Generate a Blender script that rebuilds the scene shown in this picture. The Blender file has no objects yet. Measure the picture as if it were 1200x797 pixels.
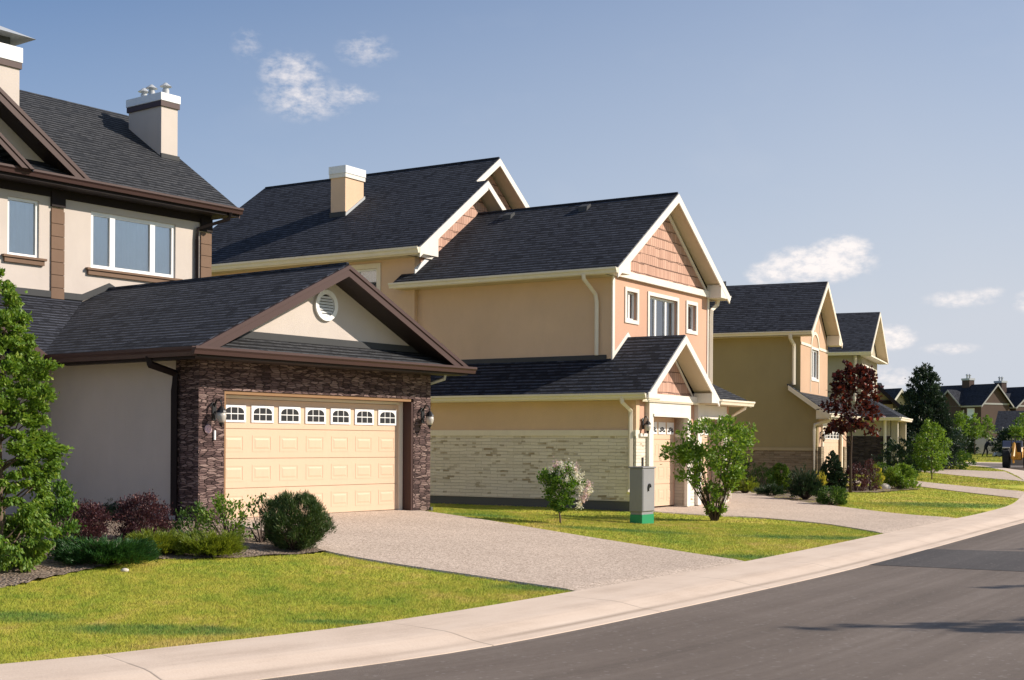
import bpy, bmesh, math, random
import numpy as np
from mathutils import Vector, Matrix
random.seed(7); RNG = np.random.default_rng(11)
R = math.radians

# ------------------------------------------------------------------ camera, sky, sun, exposure
SC = bpy.context.scene
COL = SC.collection
cam_data = bpy.data.cameras.new("camera")
cam = bpy.data.objects.new("camera", cam_data)
COL.objects.link(cam)
SC.camera = cam
cam_data.sensor_fit = 'HORIZONTAL'
cam_data.sensor_width = 36.0
cam_data.lens = 1564.6 / 1200 * 36.0
cam_data.shift_y = (519.8 - 398.5) / 1200
cam_data.clip_start = 0.1
cam_data.clip_end = 6000
cam.location = (0, 0, 0)
cam.rotation_euler = (Matrix.Rotation(R(90), 4, 'X') @ Matrix.Rotation(R(0.292), 4, 'Z')).to_euler()

SUN_EL = 31.5
SUN_DIR = Vector((math.cos(R(SUN_EL)), 0.01, math.sin(R(SUN_EL)))).normalized()
sun_data = bpy.data.lights.new("sun", 'SUN')
sun_data.energy = 4.9
sun_data.angle = R(0.53)
sun_data.color = (1.0, 0.89, 0.755)
sun = bpy.data.objects.new("sun", sun_data)
COL.objects.link(sun)
sun.rotation_euler = SUN_DIR.to_track_quat('Z', 'Y').to_euler()
sun.location = (60, 15, 50)

world = bpy.data.worlds.new("World")
SC.world = world
world.use_nodes = True


def build_world():
    nt = world.node_tree
    nt.nodes.clear()
    N, L = nt.nodes, nt.links
    out = N.new('ShaderNodeOutputWorld')
    bg = N.new('ShaderNodeBackground')
    bg.inputs['Strength'].default_value = 0.074
    sky = N.new('ShaderNodeTexSky')
    sky.sky_type = 'NISHITA'
    sky.sun_disc = False
    sky.sun_elevation = R(SUN_EL)
    sky.sun_rotation = math.atan2(SUN_DIR.x, SUN_DIR.y)
    sky.altitude = 300
    sky.air_density = 1.0
    sky.dust_density = 0.9
    sky.ozone_density = 2.6
    tc = N.new('ShaderNodeTexCoord')
    sep = N.new('ShaderNodeSeparateXYZ')
    L.new(tc.outputs['Generated'], sep.inputs[0])

    def m(op, a, b=None, clamp=False):
        n = N.new('ShaderNodeMath')
        n.operation = op
        n.use_clamp = clamp
        for i, v in enumerate((a, b)):
            if v is None:
                continue
            if isinstance(v, (int, float)):
                n.inputs[i].default_value = v
            else:
                L.new(v, n.inputs[i])
        return n.outputs[0]
    az = m('ARCTAN2', sep.outputs['X'], sep.outputs['Y'])
    el = m('ARCSINE', sep.outputs['Z'])
    comb = N.new('ShaderNodeCombineXYZ')
    L.new(az, comb.inputs[0]); L.new(m('MULTIPLY', el, 1.7), comb.inputs[1])
    noi = N.new('ShaderNodeTexNoise')
    noi.inputs['Scale'].default_value = 95
    noi.inputs['Detail'].default_value = 8
    noi.inputs['Roughness'].default_value = 0.62
    L.new(comb.outputs[0], noi.inputs['Vector'])
    # cumulus clouds: azimuth, elevation, half widths (degrees), weight
    clouds = [(-9.4, 15.3, 1.7, 1.0, .50), (-8.9, 14.3, 2.3, 1.1, .46), (-7.0, 14.5, 1.5, .5, .42), (-6.3, 16.3, 1.5, .8, .34), (-11.3, 16.3, .8, .8, .24),
              (12.9, 7.55, 2.7, .95, .95), (11.2, 7.3, 1.2, .65, .8), (13.9, 8.1, 1.4, .7, .9), (10.6, 7.15, .9, .6, .7),
              (18.5, 5.95, 1.7, .42, .6), (19.6, 6.15, .8, .35, .45), (21.2, 5.75, .8, .6, .5),
              (15.9, 4.45, 1.15, .62, .85), (18.2, 3.95, 1.4, .3, .5), (15.9, 2.75, 1.5, .7, .5), (-30, 12, 5, 1.5, .8), (38, 10, 6, 1.5, .8)]
    tot = None
    for a0, e0, wa, we, k in clouds:
        dx = m('MULTIPLY', m('SUBTRACT', az, R(a0)), 1 / R(wa))
        dy = m('MULTIPLY', m('SUBTRACT', el, R(e0)), 1 / R(we))
        r2 = m('ADD', m('MULTIPLY', dx, dx), m('MULTIPLY', dy, dy))
        v = m('MULTIPLY', m('SUBTRACT', 1.0, r2, True), k)
        tot = v if tot is None else m('MAXIMUM', tot, v)
    # erode the soft discs with the noise
    er = m('SUBTRACT', noi.outputs['Fac'], 0.5)
    er = m('MULTIPLY', er, 2.2)
    dens = m('ADD', tot, er)
    dens = m('MULTIPLY', dens, m('MULTIPLY', tot, 2.6, True))
    dens = m('MULTIPLY', dens, 1.15, True)
    dens = m('MULTIPLY', dens, 0.70)
    # faint high veil
    noi2 = N.new('ShaderNodeTexNoise')
    noi2.inputs['Scale'].default_value = 9
    noi2.inputs['Detail'].default_value = 5
    L.new(comb.outputs[0], noi2.inputs['Vector'])
    veil = m('MULTIPLY', m('SUBTRACT', noi2.outputs['Fac'], 0.55, True), 0.2)
    # low sky whitens through thin vapour
    low = m('MULTIPLY', m('SUBTRACT', 1.0, m('MULTIPLY', el, 1 / R(20)), True), 0.80)
    # and it brightens towards the sun's side
    dt = N.new('ShaderNodeVectorMath'); dt.operation = 'DOT_PRODUCT'
    L.new(tc.outputs['Generated'], dt.inputs[0]); dt.inputs[1].default_value = SUN_DIR
    low = m('ADD', low, m('MULTIPLY', m('MULTIPLY', m('ADD', dt.outputs['Value'], 0.30), 1.55, True), 0.41))
    tint = N.new('ShaderNodeMixRGB'); tint.blend_type = 'MULTIPLY'; tint.inputs[0].default_value = 1
    tint.inputs[2].default_value = (.37, .80, 1.16, 1)
    L.new(sky.outputs[0], tint.inputs[1])
    mixl = N.new('ShaderNodeMixRGB'); mixl.inputs[2].default_value = (6.3, 6.7, 7.45, 1)
    L.new(m('ADD', low, veil, True), mixl.inputs[0]); L.new(tint.outputs[0], mixl.inputs[1])
    shade = N.new('ShaderNodeMixRGB')
    shade.inputs[1].default_value = (8.6, 8.2, 8.3, 1)
    shade.inputs[2].default_value = (12.4, 11.2, 10.4, 1)
    L.new(m('MULTIPLY', tot, m('MULTIPLY', noi.outputs['Fac'], 2.0), True), shade.inputs[0])
    mix = N.new('ShaderNodeMixRGB')
    L.new(dens, mix.inputs[0]); L.new(mixl.outputs[0], mix.inputs[1]); L.new(shade.outputs[0], mix.inputs[2])
    L.new(mix.outputs[0], bg.inputs['Color'])
    L.new(bg.outputs[0], out.inputs[0])


build_world()
SC.view_settings.view_transform = 'Standard'
SC.view_settings.look = 'None'
SC.view_settings.exposure = 0.42
SC.view_settings.gamma = 1.0
SC.render.engine = 'CYCLES'
SC.cycles.use_denoising = True
SC.cycles.max_bounces = 6
SC.cycles.transparent_max_bounces = 8
SC.cycles.sample_clamp_indirect = 6

# ------------------------------------------------------------------ materials
MATS = {}


class NB:
    """small node-building helper"""
    def __init__(s, name):
        s.m = bpy.data.materials.new(name)
        s.m.use_nodes = True
        s.nt = s.m.node_tree
        s.nt.nodes.clear()
        s.N, s.L = s.nt.nodes, s.nt.links
        s.out = s.N.new('ShaderNodeOutputMaterial')
        MATS[name] = s.m

    def put(s, sock, v):
        if isinstance(v, bpy.types.NodeSocket):
            s.L.new(v, sock)
        elif isinstance(v, (tuple, list)) and len(v) == 3 and sock.type == 'RGBA':
            sock.default_value = (*v, 1)
        else:
            sock.default_value = v

    def node(s, t, **k):
        n = s.N.new('ShaderNode' + t)
        for a, v in k.items():
            if a[0] == '_':
                s.put(n.inputs[a[1:].replace('_', ' ')], v)
            else:
                setattr(n, a, v)
        return n

    def math(s, op, a, b=0.0, c=None, clamp=False):
        n = s.N.new('ShaderNodeMath')
        n.operation = op
        n.use_clamp = clamp
        s.put(n.inputs[0], a); s.put(n.inputs[1], b)
        if c is not None:
            s.put(n.inputs[2], c)
        return n.outputs[0]

    def mix(s, f, a, b, mode='MIX'):
        n = s.N.new('ShaderNodeMixRGB')
        n.blend_type = mode
        s.put(n.inputs[0], f); s.put(n.inputs[1], a); s.put(n.inputs[2], b)
        return n.outputs[0]

    def ramp(s, f, *stops):
        n = s.N.new('ShaderNodeValToRGB')
        e = n.color_ramp.elements
        while len(e) < len(stops):
            e.new(.5)
        for i, (p, c) in enumerate(stops):
            e[i].position = p
            e[i].color = (*c, 1) if isinstance(c, tuple) else (c, c, c, 1)
        s.put(n.inputs[0], f)
        return n.outputs[0]

    def noise(s, vec, scale, detail=3, rough=.5):
        n = s.node('TexNoise')
        n.inputs['Scale'].default_value = scale
        n.inputs['Detail'].default_value = detail
        n.inputs['Roughness'].default_value = rough
        if vec is not None:
            s.L.new(vec, n.inputs['Vector'])
        return n.outputs['Fac']

    def uv(s):
        return s.node('UVMap').outputs[0]

    def obj(s):
        return s.node('TexCoord').outputs['Object']

    def pos(s):
        return s.node('NewGeometry').outputs['Position']

    def scale(s, v, sc):
        n = s.node('Mapping')
        s.L.new(v, n.inputs[0])
        n.inputs['Scale'].default_value = sc
        return n.outputs[0]

    def brick(s, vec, w, h, mortar, c1, c2, cm, off=.5, bias=0.0, smooth=.1):
        n = s.node('TexBrick')
        n.offset = off
        s.L.new(vec, n.inputs['Vector'])
        s.put(n.inputs['Color1'], c1); s.put(n.inputs['Color2'], c2); s.put(n.inputs['Mortar'], cm)
        n.inputs['Scale'].default_value = 1
        n.inputs['Mortar Size'].default_value = mortar
        n.inputs['Mortar Smooth'].default_value = smooth
        n.inputs['Bias'].default_value = bias
        n.inputs['Brick Width'].default_value = w
        n.inputs['Row Height'].default_value = h
        return n

    def bump(s, h, strength=.3, dist=.02, normal=None):
        n = s.node('Bump')
        s.put(n.inputs['Height'], h)
        n.inputs['Strength'].default_value = strength
        n.inputs['Distance'].default_value = dist
        if normal is not None:
            s.L.new(normal, n.inputs['Normal'])
        return n.outputs[0]

    def principled(s, col, rough=.8, spec=.3, normal=None, metal=0.0, **k):
        p = s.node('BsdfPrincipled')
        s.put(p.inputs['Base Color'], col)
        s.put(p.inputs['Roughness'], rough)
        s.put(p.inputs['Specular IOR Level'], spec)
        s.put(p.inputs['Metallic'], metal)
        if normal is not None:
            s.L.new(normal, p.inputs['Normal'])
        for a, v in k.items():
            s.put(p.inputs[a], v)
        s.L.new(p.outputs[0], s.out.inputs[0])
        return p


def m_stucco(name, col, var=.09):
    b = NB(name)
    o = b.obj()
    n1 = b.noise(o, 0.55, 4)
    n2 = b.noise(o, 60, 3, .6)
    n3 = b.noise(b.scale(o, (2, 2, 1.2)), 1.6, 5, .65)
    f = b.math('ADD', b.math('MULTIPLY', n1, .75), b.math('MULTIPLY', n3, .25))
    c = b.mix(b.ramp(f, (.3, 0.0), (.72, 1.0)), tuple(x * (1 - var) for x in col), tuple(min(1, x * (1 + var)) for x in col))
    c = b.mix(b.math('MULTIPLY', n2, .16), c, tuple(x * .6 for x in col))
    n4 = b.noise(b.scale(o, (2.5, 2.5, .5)), 1.2, 5, .7)
    c = b.mix(b.math('MULTIPLY', b.ramp(n4, (.52, 0.0), (.8, 1.0)), .08), c, tuple(x * .5 for x in col))
    b.principled(c, .9, .2, b.bump(n2, .5, .014))


def m_paint(name, col, rough=.5, spec=.4, var=.05, bump=.0):
    b = NB(name)
    o = b.obj()
    n1 = b.noise(o, 1.3, 5, .6)
    n2 = b.noise(b.scale(o, (6, 6, 1.2)), 2.5, 4, .65)
    c = b.mix(b.ramp(n1, (.3, 0.0), (.7, 1.0)), tuple(x * (1 - var) for x in col), tuple(min(1, x * (1 + var)) for x in col))
    c = b.mix(b.math('MULTIPLY', b.ramp(n2, (.5, 0.0), (.8, 1.0)), .14), c, tuple(x * .55 for x in col))
    b.principled(c, b.math('ADD', b.math('MULTIPLY', n2, .15), rough - .07), spec)


def m_shingle(name, dark=(.012, .014, .021), light=(.074, .083, .110), row=.150):
    b = NB(name)
    uv = b.uv()
    nz = b.noise(uv, 3.0, 3)
    w = b.node('VectorMath', operation='ADD')
    b.L.new(uv, w.inputs[0])
    cz = b.node('CombineXYZ')
    b.put(cz.inputs[0], b.math('MULTIPLY', nz, .02)); b.put(cz.inputs[1], b.math('MULTIPLY', nz, .012))
    b.L.new(cz.outputs[0], w.inputs[1])
    uvw = w.outputs[0]
    b1 = b.brick(uvw, .21, row, .004, (0, 0, 0), (1, 1, 1), (.0, .0, .0), .37)
    b2 = b.brick(uvw, .13, row, .002, (0, 0, 0), (1, 1, 1), (.1, .1, .1), .61)
    b3 = b.brick(uvw, .31, row, .002, (0, 0, 0), (1, 1, 1), (.2, .2, .2), .23)
    f = b.math('ADD', b.math('MULTIPLY', b1.outputs[0], .50), b.math('MULTIPLY', b2.outputs[0], .25))
    f = b.math('ADD', f, b.math('MULTIPLY', b3.outputs[0], .25))
    sep = b.node('SeparateXYZ'); b.L.new(uvw, sep.inputs[0])
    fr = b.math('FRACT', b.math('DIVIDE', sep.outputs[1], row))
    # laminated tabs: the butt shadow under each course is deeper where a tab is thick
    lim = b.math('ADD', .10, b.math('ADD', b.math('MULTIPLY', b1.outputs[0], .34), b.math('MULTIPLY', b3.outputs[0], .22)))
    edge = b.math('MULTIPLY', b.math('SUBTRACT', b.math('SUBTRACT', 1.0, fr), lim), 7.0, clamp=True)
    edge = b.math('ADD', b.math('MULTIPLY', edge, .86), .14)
    big = b.noise(b.scale(b.obj(), (1, 1, 1)), .45, 4, .6)
    streak = b.noise(b.scale(uv, (2.2, .25, 1)), 1.3, 4, .6)
    grit = b.noise(uv, 75, 2, .7)
    f = b.math('ADD', b.math('MULTIPLY', f, .95), b.math('MULTIPLY', b.math('SUBTRACT', big, .5), .2))
    f = b.math('ADD', f, b.math('MULTIPLY', b.math('SUBTRACT', streak, .5), .12))
    f = b.math('ADD', f, b.math('MULTIPLY', b.math('SUBTRACT', grit, .5), .35))
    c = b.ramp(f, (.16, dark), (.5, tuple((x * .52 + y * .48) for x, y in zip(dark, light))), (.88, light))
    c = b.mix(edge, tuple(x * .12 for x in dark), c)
    h = b.math('ADD', b.math('MULTIPLY', b.math('SUBTRACT', 1.0, fr), .8), b.math('MULTIPLY', b1.outputs[0], .45))
    h = b.math('ADD', h, b.math('MULTIPLY', grit, .12))
    b.principled(c, .88, .16, b.bump(h, .9, .022))


def m_ledgestone(name, cols, w=.30, row=.062, gap=(.02, .016, .015), dist=.03, contrast=1.0):
    """split-face ledge stone: long irregular slabs of uneven height"""
    b = NB(name)
    uv = b.uv()
    nz = b.node('TexNoise'); nz.inputs['Scale'].default_value = 4.5; nz.inputs['Detail'].default_value = 3; b.L.new(uv, nz.inputs['Vector'])
    mx = b.node('VectorMath', operation='MULTIPLY_ADD')
    b.L.new(nz.outputs['Color'], mx.inputs[0]); mx.inputs[1].default_value = (.10, .05, 0)
    b.L.new(uv, mx.inputs[2])
    v = b.scale(mx.outputs[0], (1 / w, 1 / row, 1))
    vo = b.node('TexVoronoi', voronoi_dimensions='2D'); vo.inputs['Scale'].default_value = 1; vo.inputs['Randomness'].default_value = .85; b.L.new(v, vo.inputs['Vector'])
    ve = b.node('TexVoronoi', voronoi_dimensions='2D', feature='DISTANCE_TO_EDGE'); ve.inputs['Scale'].default_value = 1; ve.inputs['Randomness'].default_value = .85; b.L.new(v, ve.inputs['Vector'])
    sp = b.node('SeparateXYZ'); b.L.new(vo.outputs['Color'], sp.inputs[0])
    fine = b.noise(mx.outputs[0], 30, 4, .7)
    f = b.math('ADD', b.math('MULTIPLY', sp.outputs[0], .75), b.math('MULTIPLY', b.math('SUBTRACT', fine, .5), .6))
    f = b.math('ADD', f, .12)
    c = b.ramp(f, (.1, cols[0]), (.38, cols[1]), (.62, cols[2]), (.88, cols[3]))
    g = b.ramp(ve.outputs['Distance'], (0.0, .9), (.04, .6), (.11, 0.0))
    c = b.mix(g, c, gap)
    h = b.math('ADD', b.math('MULTIPLY', sp.outputs[1], .6), b.math('MULTIPLY', fine, .5))
    h = b.math('SUBTRACT', h, b.math('MULTIPLY', g, .8))
    b.principled(c, .88, .2, b.bump(h, contrast, dist))


def m_palestone(name, base, lo, hi, dash, row=.085, w=.5):
    """pale sawn ledge stone: faint courses, a darker slip here and there"""
    b = NB(name)
    uv = b.uv()
    nz = b.node('TexNoise'); nz.inputs['Scale'].default_value = 3.0; b.L.new(uv, nz.inputs['Vector'])
    mx = b.node('VectorMath', operation='MULTIPLY_ADD')
    b.L.new(nz.outputs['Color'], mx.inputs[0]); mx.inputs[1].default_value = (.12, .045, 0)
    b.L.new(uv, mx.inputs[2])
    v = mx.outputs[0]
    b1 = b.brick(v, w, row, .004, (0, 0, 0), (1, 1, 1), (0, 0, 0), .43, smooth=.5)
    b2 = b.brick(v, .23, row * .62, .002, (0, 0, 0), (1, 1, 1), (0, 0, 0), .37)
    b3 = b.brick(v, .13, row * .62, .002, (0, 0, 0), (1, 1, 1), (0, 0, 0), .21)
    fine = b.noise(v, 22, 4, .7)
    big = b.noise(uv, 1.1, 3)
    f = b.math('ADD', b.math('MULTIPLY', b1.outputs[0], .35), b.math('MULTIPLY', fine, .65))
    c = b.ramp(f, (.25, lo), (.5, base), (.75, hi))
    d = b.math('MULTIPLY', b.ramp(b2.outputs[0], (.90, 0.0), (.93, 1.0)), b.ramp(big, (.45, .15), (.6, .9)))
    d2 = b.math('MULTIPLY', b.ramp(b3.outputs[0], (.94, 0.0), (.96, 1.0)), .6)
    c = b.mix(b.math('MAXIMUM', d, d2), c, dash)
    c = b.mix(b.math('MULTIPLY', b1.outputs['Fac'], b.ramp(fine, (.4, .15), (.65, .6))), c, tuple(x * .6 for x in lo))
    h = b.math('SUBTRACT', b.math('ADD', b.math('MULTIPLY', b1.outputs[0], .3), b.math('MULTIPLY', fine, .5)), b.math('MULTIPLY', b1.outputs['Fac'], .6))
    h = b.math('SUBTRACT', h, b.math('MULTIPLY', d, .6))
    b.principled(c, .9, .15, b.bump(h, .9, .02))


def m_shake(name, a=(.30, .15, .105), c_=(.46, .25, .18), row=.27, w=.125):
    b = NB(name)
    uv = b.uv()
    b1 = b.brick(uv, w, row, .005, (0, 0, 0), (1, 1, 1), (0, 0, 0), .37)
    b2 = b.brick(uv, w * 2.7, row, .003, (0, 0, 0), (1, 1, 1), (.5, .5, .5), .61)
    grain = b.noise(b.scale(uv, (30, 1.5, 1)), 2, 3, .6)
    sep = b.node('SeparateXYZ'); b.L.new(uv, sep.inputs[0])
    jig = b.math('MULTIPLY', b2.outputs[0], .16)
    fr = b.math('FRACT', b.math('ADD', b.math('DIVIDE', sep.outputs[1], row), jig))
    f = b.math('ADD', b.math('MULTIPLY', b1.outputs[0], .5), b.math('MULTIPLY', grain, .5))
    c = b.mix(f, a, c_)
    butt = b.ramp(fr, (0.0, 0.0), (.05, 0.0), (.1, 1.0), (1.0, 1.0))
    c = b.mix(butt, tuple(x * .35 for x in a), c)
    c = b.mix(b.math('MULTIPLY', b1.outputs['Fac'], .7), c, tuple(x * .3 for x in a))
    h = b.math('ADD', b.math('SUBTRACT', 1.0, fr), b.math('MULTIPLY', grain, .15))
    h = b.math('SUBTRACT', h, b.math('MULTIPLY', b1.outputs['Fac'], .5))
    b.principled(c, .85, .2, b.bump(h, .9, .03))


def m_glass(name='glass'):
    b = NB(name)
    lw = b.node('LayerWeight'); lw.inputs['Blend'].default_value = .35
    g = b.node('BsdfGlossy'); g.inputs['Roughness'].default_value = .02
    b.put(g.inputs['Color'], (.95, .97, 1.0))
    t = b.node('BsdfTransparent'); b.put(t.inputs['Color'], (.78, .84, .86))
    mx = b.node('MixShader')
    b.put(mx.inputs[0], b.math('ADD', b.math('MULTIPLY', lw.outputs['Fresnel'], .9), .25, clamp=True))
    b.L.new(t.outputs[0], mx.inputs[1]); b.L.new(g.outputs[0], mx.inputs[2])
    b.L.new(mx.outputs[0], b.out.inputs[0])


def m_leaf(name, c1, c2, c3=None, trans=.35, rough=.5):
    b = NB(name)
    g = b.node('NewGeometry')
    rnd = g.outputs['Random Per Island']
    big = b.noise(b.obj(), 2.2, 3)
    f = b.math('ADD', b.math('MULTIPLY', rnd, .75), b.math('MULTIPLY', b.math('SUBTRACT', big, .5), .9), clamp=True)
    c = b.mix(f, c1, c2)
    if c3:
        c = b.mix(b.ramp(rnd, (.86, 0.0), (.93, 1.0)), c, c3)
    p = b.node('BsdfPrincipled')
    b.put(p.inputs['Base Color'], c); b.put(p.inputs['Roughness'], rough); b.put(p.inputs['Specular IOR Level'], .35)
    t = b.node('BsdfTranslucent'); b.put(t.inputs['Color'], b.mix(.5, c, (min(1, c2[0] * 1.5), min(1, c2[1] * 1.4), c2[2] * .6)))
    mx = b.node('MixShader'); b.put(mx.inputs[0], trans)
    b.L.new(p.outputs[0], mx.inputs[1]); b.L.new(t.outputs[0], mx.inputs[2])
    b.L.new(mx.outputs[0], b.out.inputs[0])


def lawn_colour(b, blade):
    p = b.pos()
    n1 = b.noise(b.scale(p, (1, .55, 0)), .55, 4, .6)
    n2 = b.noise(b.scale(p, (1, .6, 0)), 2.6, 3, .6)
    n3 = b.noise(p, 9, 3, .6)
    f = b.math('ADD', b.math('MULTIPLY', n1, .5), b.math('ADD', b.math('MULTIPLY', n2, .32), b.math('MULTIPLY', n3, .18)))
    c = b.ramp(f, (.36, (.23, .34, .040)), (.45, (.38, .43, .050)), (.53, (.52, .485, .070)), (.62, (.63, .48, .14)))
    # darker green patches at set spots
    sep = b.node('SeparateXYZ'); b.L.new(p, sep.inputs[0])
    tot = None
    for x0, y0, wx, wy in [(-3.35, 12.75, 1.05, .36), (-4.9, 13.3, .6, .35), (-1.75, 13.45, .5, .18), (.45, 16.75, .75, .45), (-7.5, 15.9, 1.2, .5),
                           (2.2, 26.0, 1.6, .4), (6.0, 26.0, 1.8, .6), (-.6, 27.6, .9, .35), (13.0, 40.0, 2.2, 1.6), (3.9, 21.5, .9, .5)]:
        dx = b.math('MULTIPLY', b.math('SUBTRACT', sep.outputs[0], x0), 1 / wx)
        dy = b.math('MULTIPLY', b.math('SUBTRACT', sep.outputs[1], y0), 1 / wy)
        v = b.math('SUBTRACT', 1.35, b.math('ADD', b.math('MULTIPLY', dx, dx), b.math('MULTIPLY', dy, dy)), clamp=True)
        tot = v if tot is None else b.math('MAXIMUM', tot, v)
    tot = b.math('MULTIPLY', tot, b.ramp(n2, (.35, .45), (.6, 1.0)))
    c = b.mix(tot, c, (.13, .25, .05))
    return c


def m_grass():
    b = NB('grass_blades')
    c = lawn_colour(b, True)
    g = b.node('NewGeometry')
    rnd = g.outputs['Random Per Island']
    c = b.mix(b.ramp(rnd, (.0, .35), (1.0, .0)), c, b.mix(1.0, c, (.5, .6, .5), 'MULTIPLY'))
    c = b.mix(b.ramp(rnd, (.88, 0.0), (.95, .5)), c, (.66, .54, .20))
    p = b.node('BsdfPrincipled'); b.put(p.inputs['Base Color'], c); b.put(p.inputs['Roughness'], .6); b.put(p.inputs['Specular IOR Level'], .2)
    nm = b.node('VectorMath', operation='ADD'); b.L.new(g.outputs['Normal'], nm.inputs[0]); nm.inputs[1].default_value = (0, 0, 1.6)
    nn = b.node('VectorMath', operation='NORMALIZE'); b.L.new(nm.outputs[0], nn.inputs[0]); b.L.new(nn.outputs[0], p.inputs['Normal'])
    t = b.node('BsdfTranslucent'); b.put(t.inputs['Color'], c)
    mx = b.node('MixShader'); b.put(mx.inputs[0], .35)
    b.L.new(p.outputs[0], mx.inputs[1]); b.L.new(t.outputs[0], mx.inputs[2])
    b.L.new(mx.outputs[0], b.out.inputs[0])
    b = NB('lawn')
    c = lawn_colour(b, False)
    n = b.noise(b.scale(b.pos(), (1, 1, .3)), 70, 3, .7)
    c = b.mix(b.ramp(n, (.35, .5), (.6, 0.0)), c, b.mix(1.0, c, (.45, .5, .5), 'MULTIPLY'))
    b.principled(c, .9, .1, b.bump(n, .5, .02))


def m_ground_cover(name, c1, c2, c3, scale, bump=.6, dist=.01, speck=1.0, rough=.92):
    b = NB(name)
    p = b.pos()
    v = b.node('TexVoronoi'); v.inputs['Scale'].default_value = scale; b.L.new(p, v.inputs['Vector'])
    v2 = b.node('TexVoronoi'); v2.inputs['Scale'].default_value = scale * .45; b.L.new(p, v2.inputs['Vector'])
    s1 = b.node('SeparateXYZ'); b.L.new(v.outputs['Color'], s1.inputs[0])
    s2 = b.node('SeparateXYZ'); b.L.new(v2.outputs['Color'], s2.inputs[0])
    f = b.math('ADD', b.math('MULTIPLY', s1.outputs[0], .8), b.math('MULTIPLY', s2.outputs[0], .2))
    c = b.ramp(f, (.1, c1), (.5, c2), (.9, c3))
    big = b.noise(p, .7, 4, .6)
    c = b.mix(b.math('MULTIPLY', b.ramp(big, (.35, 1.0), (.65, 0.0)), .22), c, tuple(x * .6 for x in c2))
    c = b.mix(speck, b.mix(0.0, c2, c2), c)
    b.principled(c, rough, .2, b.bump(b.math('SUBTRACT', 1.0, v.outputs['Distance']), bump, dist))


def m_concrete():
    b = NB('concrete')
    uv = b.uv()
    p = b.pos()
    sep = b.node('SeparateXYZ'); b.L.new(uv, sep.inputs[0])
    s, t = sep.outputs[0], sep.outputs[1]
    n1 = b.noise(b.scale(uv, (.35, 2.2, 1)), 1.2, 5, .65)
    n2 = b.noise(p, 45, 3, .6)
    n3 = b.noise(p, 1.1, 5, .6)
    f = b.math('ADD', b.math('MULTIPLY', n1, .45), b.math('ADD', b.math('MULTIPLY', n3, .35), b.math('MULTIPLY', n2, .2)))
    c = b.ramp(f, (.32, (.46, .36, .285)), (.5, (.59, .475, .385)), (.68, (.66, .545, .45)))
    # joints across the walk, dirt line at the foot of the rolled kerb
    fr = b.math('FRACT', b.math('DIVIDE', s, 3.05))
    onroll = b.ramp(t, (.0, .35), (.5, .35), (.56, 1.0), (1.0, 1.0))
    j = b.ramp(fr, (0.0, 1.0), (.0045, 0.0), (.9955, 0.0), (1.0, 1.0))
    c = b.mix(b.math('MULTIPLY', b.math('MULTIPLY', j, onroll), .75), c, (.14, .115, .095))
    dirt = b.ramp(b.math('ADD', t, b.math('MULTIPLY', b.math('SUBTRACT', n1, .5), .12)), (.0, 0.0), (1.0, 0.0))
    gut = b.math('SUBTRACT', 1.0, b.math('MULTIPLY', b.math('ABSOLUTE', b.math('SUBTRACT', t, 1.27)), 14.0), clamp=True)
    c = b.mix(b.math('MULTIPLY', gut, b.ramp(n1, (.35, .15), (.6, .75))), c, (.24, .18, .135))
    crk = b.node('TexVoronoi', feature='DISTANCE_TO_EDGE'); crk.inputs['Scale'].default_value = .33
    b.L.new(b.mix(.06, p, b.node('TexNoise').outputs['Color']), crk.inputs['Vector'])
    ck = b.ramp(crk.outputs['Distance'], (0.0, 1.0), (.004, 0.0))
    c = b.mix(b.math('MULTIPLY', ck, b.ramp(n3, (.62, 0.0), (.7, .4))), c, (.15, .12, .10))
    b.principled(c, .85, .3, b.bump(b.math('SUBTRACT', n2, b.math('MULTIPLY', j, 3.0)), .3, .006))


def m_asphalt(name, c1, c2, c3):
    b = NB(name)
    uv = b.uv(); p = b.pos()
    lane = b.noise(b.scale(uv, (.05, 1.5, 1)), 1.4, 5, .65)
    lane2 = b.noise(b.scale(uv, (.02, 5.5, 1)), 1.0, 3, .6)
    big = b.noise(p, .35, 5, .62)
    fine = b.noise(p, 95, 3, .75)
    mid = b.noise(p, 12, 4, .65)
    f = b.math('ADD', b.math('MULTIPLY', lane, .38), b.math('MULTIPLY', lane2, .16))
    f = b.math('ADD', f, b.math('ADD', b.math('MULTIPLY', big, .2), b.math('ADD', b.math('MULTIPLY', fine, .2), b.math('MULTIPLY', mid, .12))))
    c = b.ramp(f, (.42, c1), (.52, c2), (.62, c3))
    v = b.node('TexVoronoi'); v.inputs['Scale'].default_value = 30; b.L.new(p, v.inputs['Vector'])
    s1 = b.node('SeparateXYZ'); b.L.new(v.outputs['Color'], s1.inputs[0])
    c = b.mix(b.ramp(s1.outputs[1], (.975, 0.0), (.985, .35)), c, (.30, .27, .25))
    b.principled(c, .8, .35, b.bump(fine, .5, .008))


def m_bark(name, c1, c2):
    b = NB(name)
    n = b.noise(b.scale(b.obj(), (8, 8, 1.5)), 3, 4, .6)
    b.principled(b.mix(n, c1, c2), .9, .2, b.bump(n, .6, .01))


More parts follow.
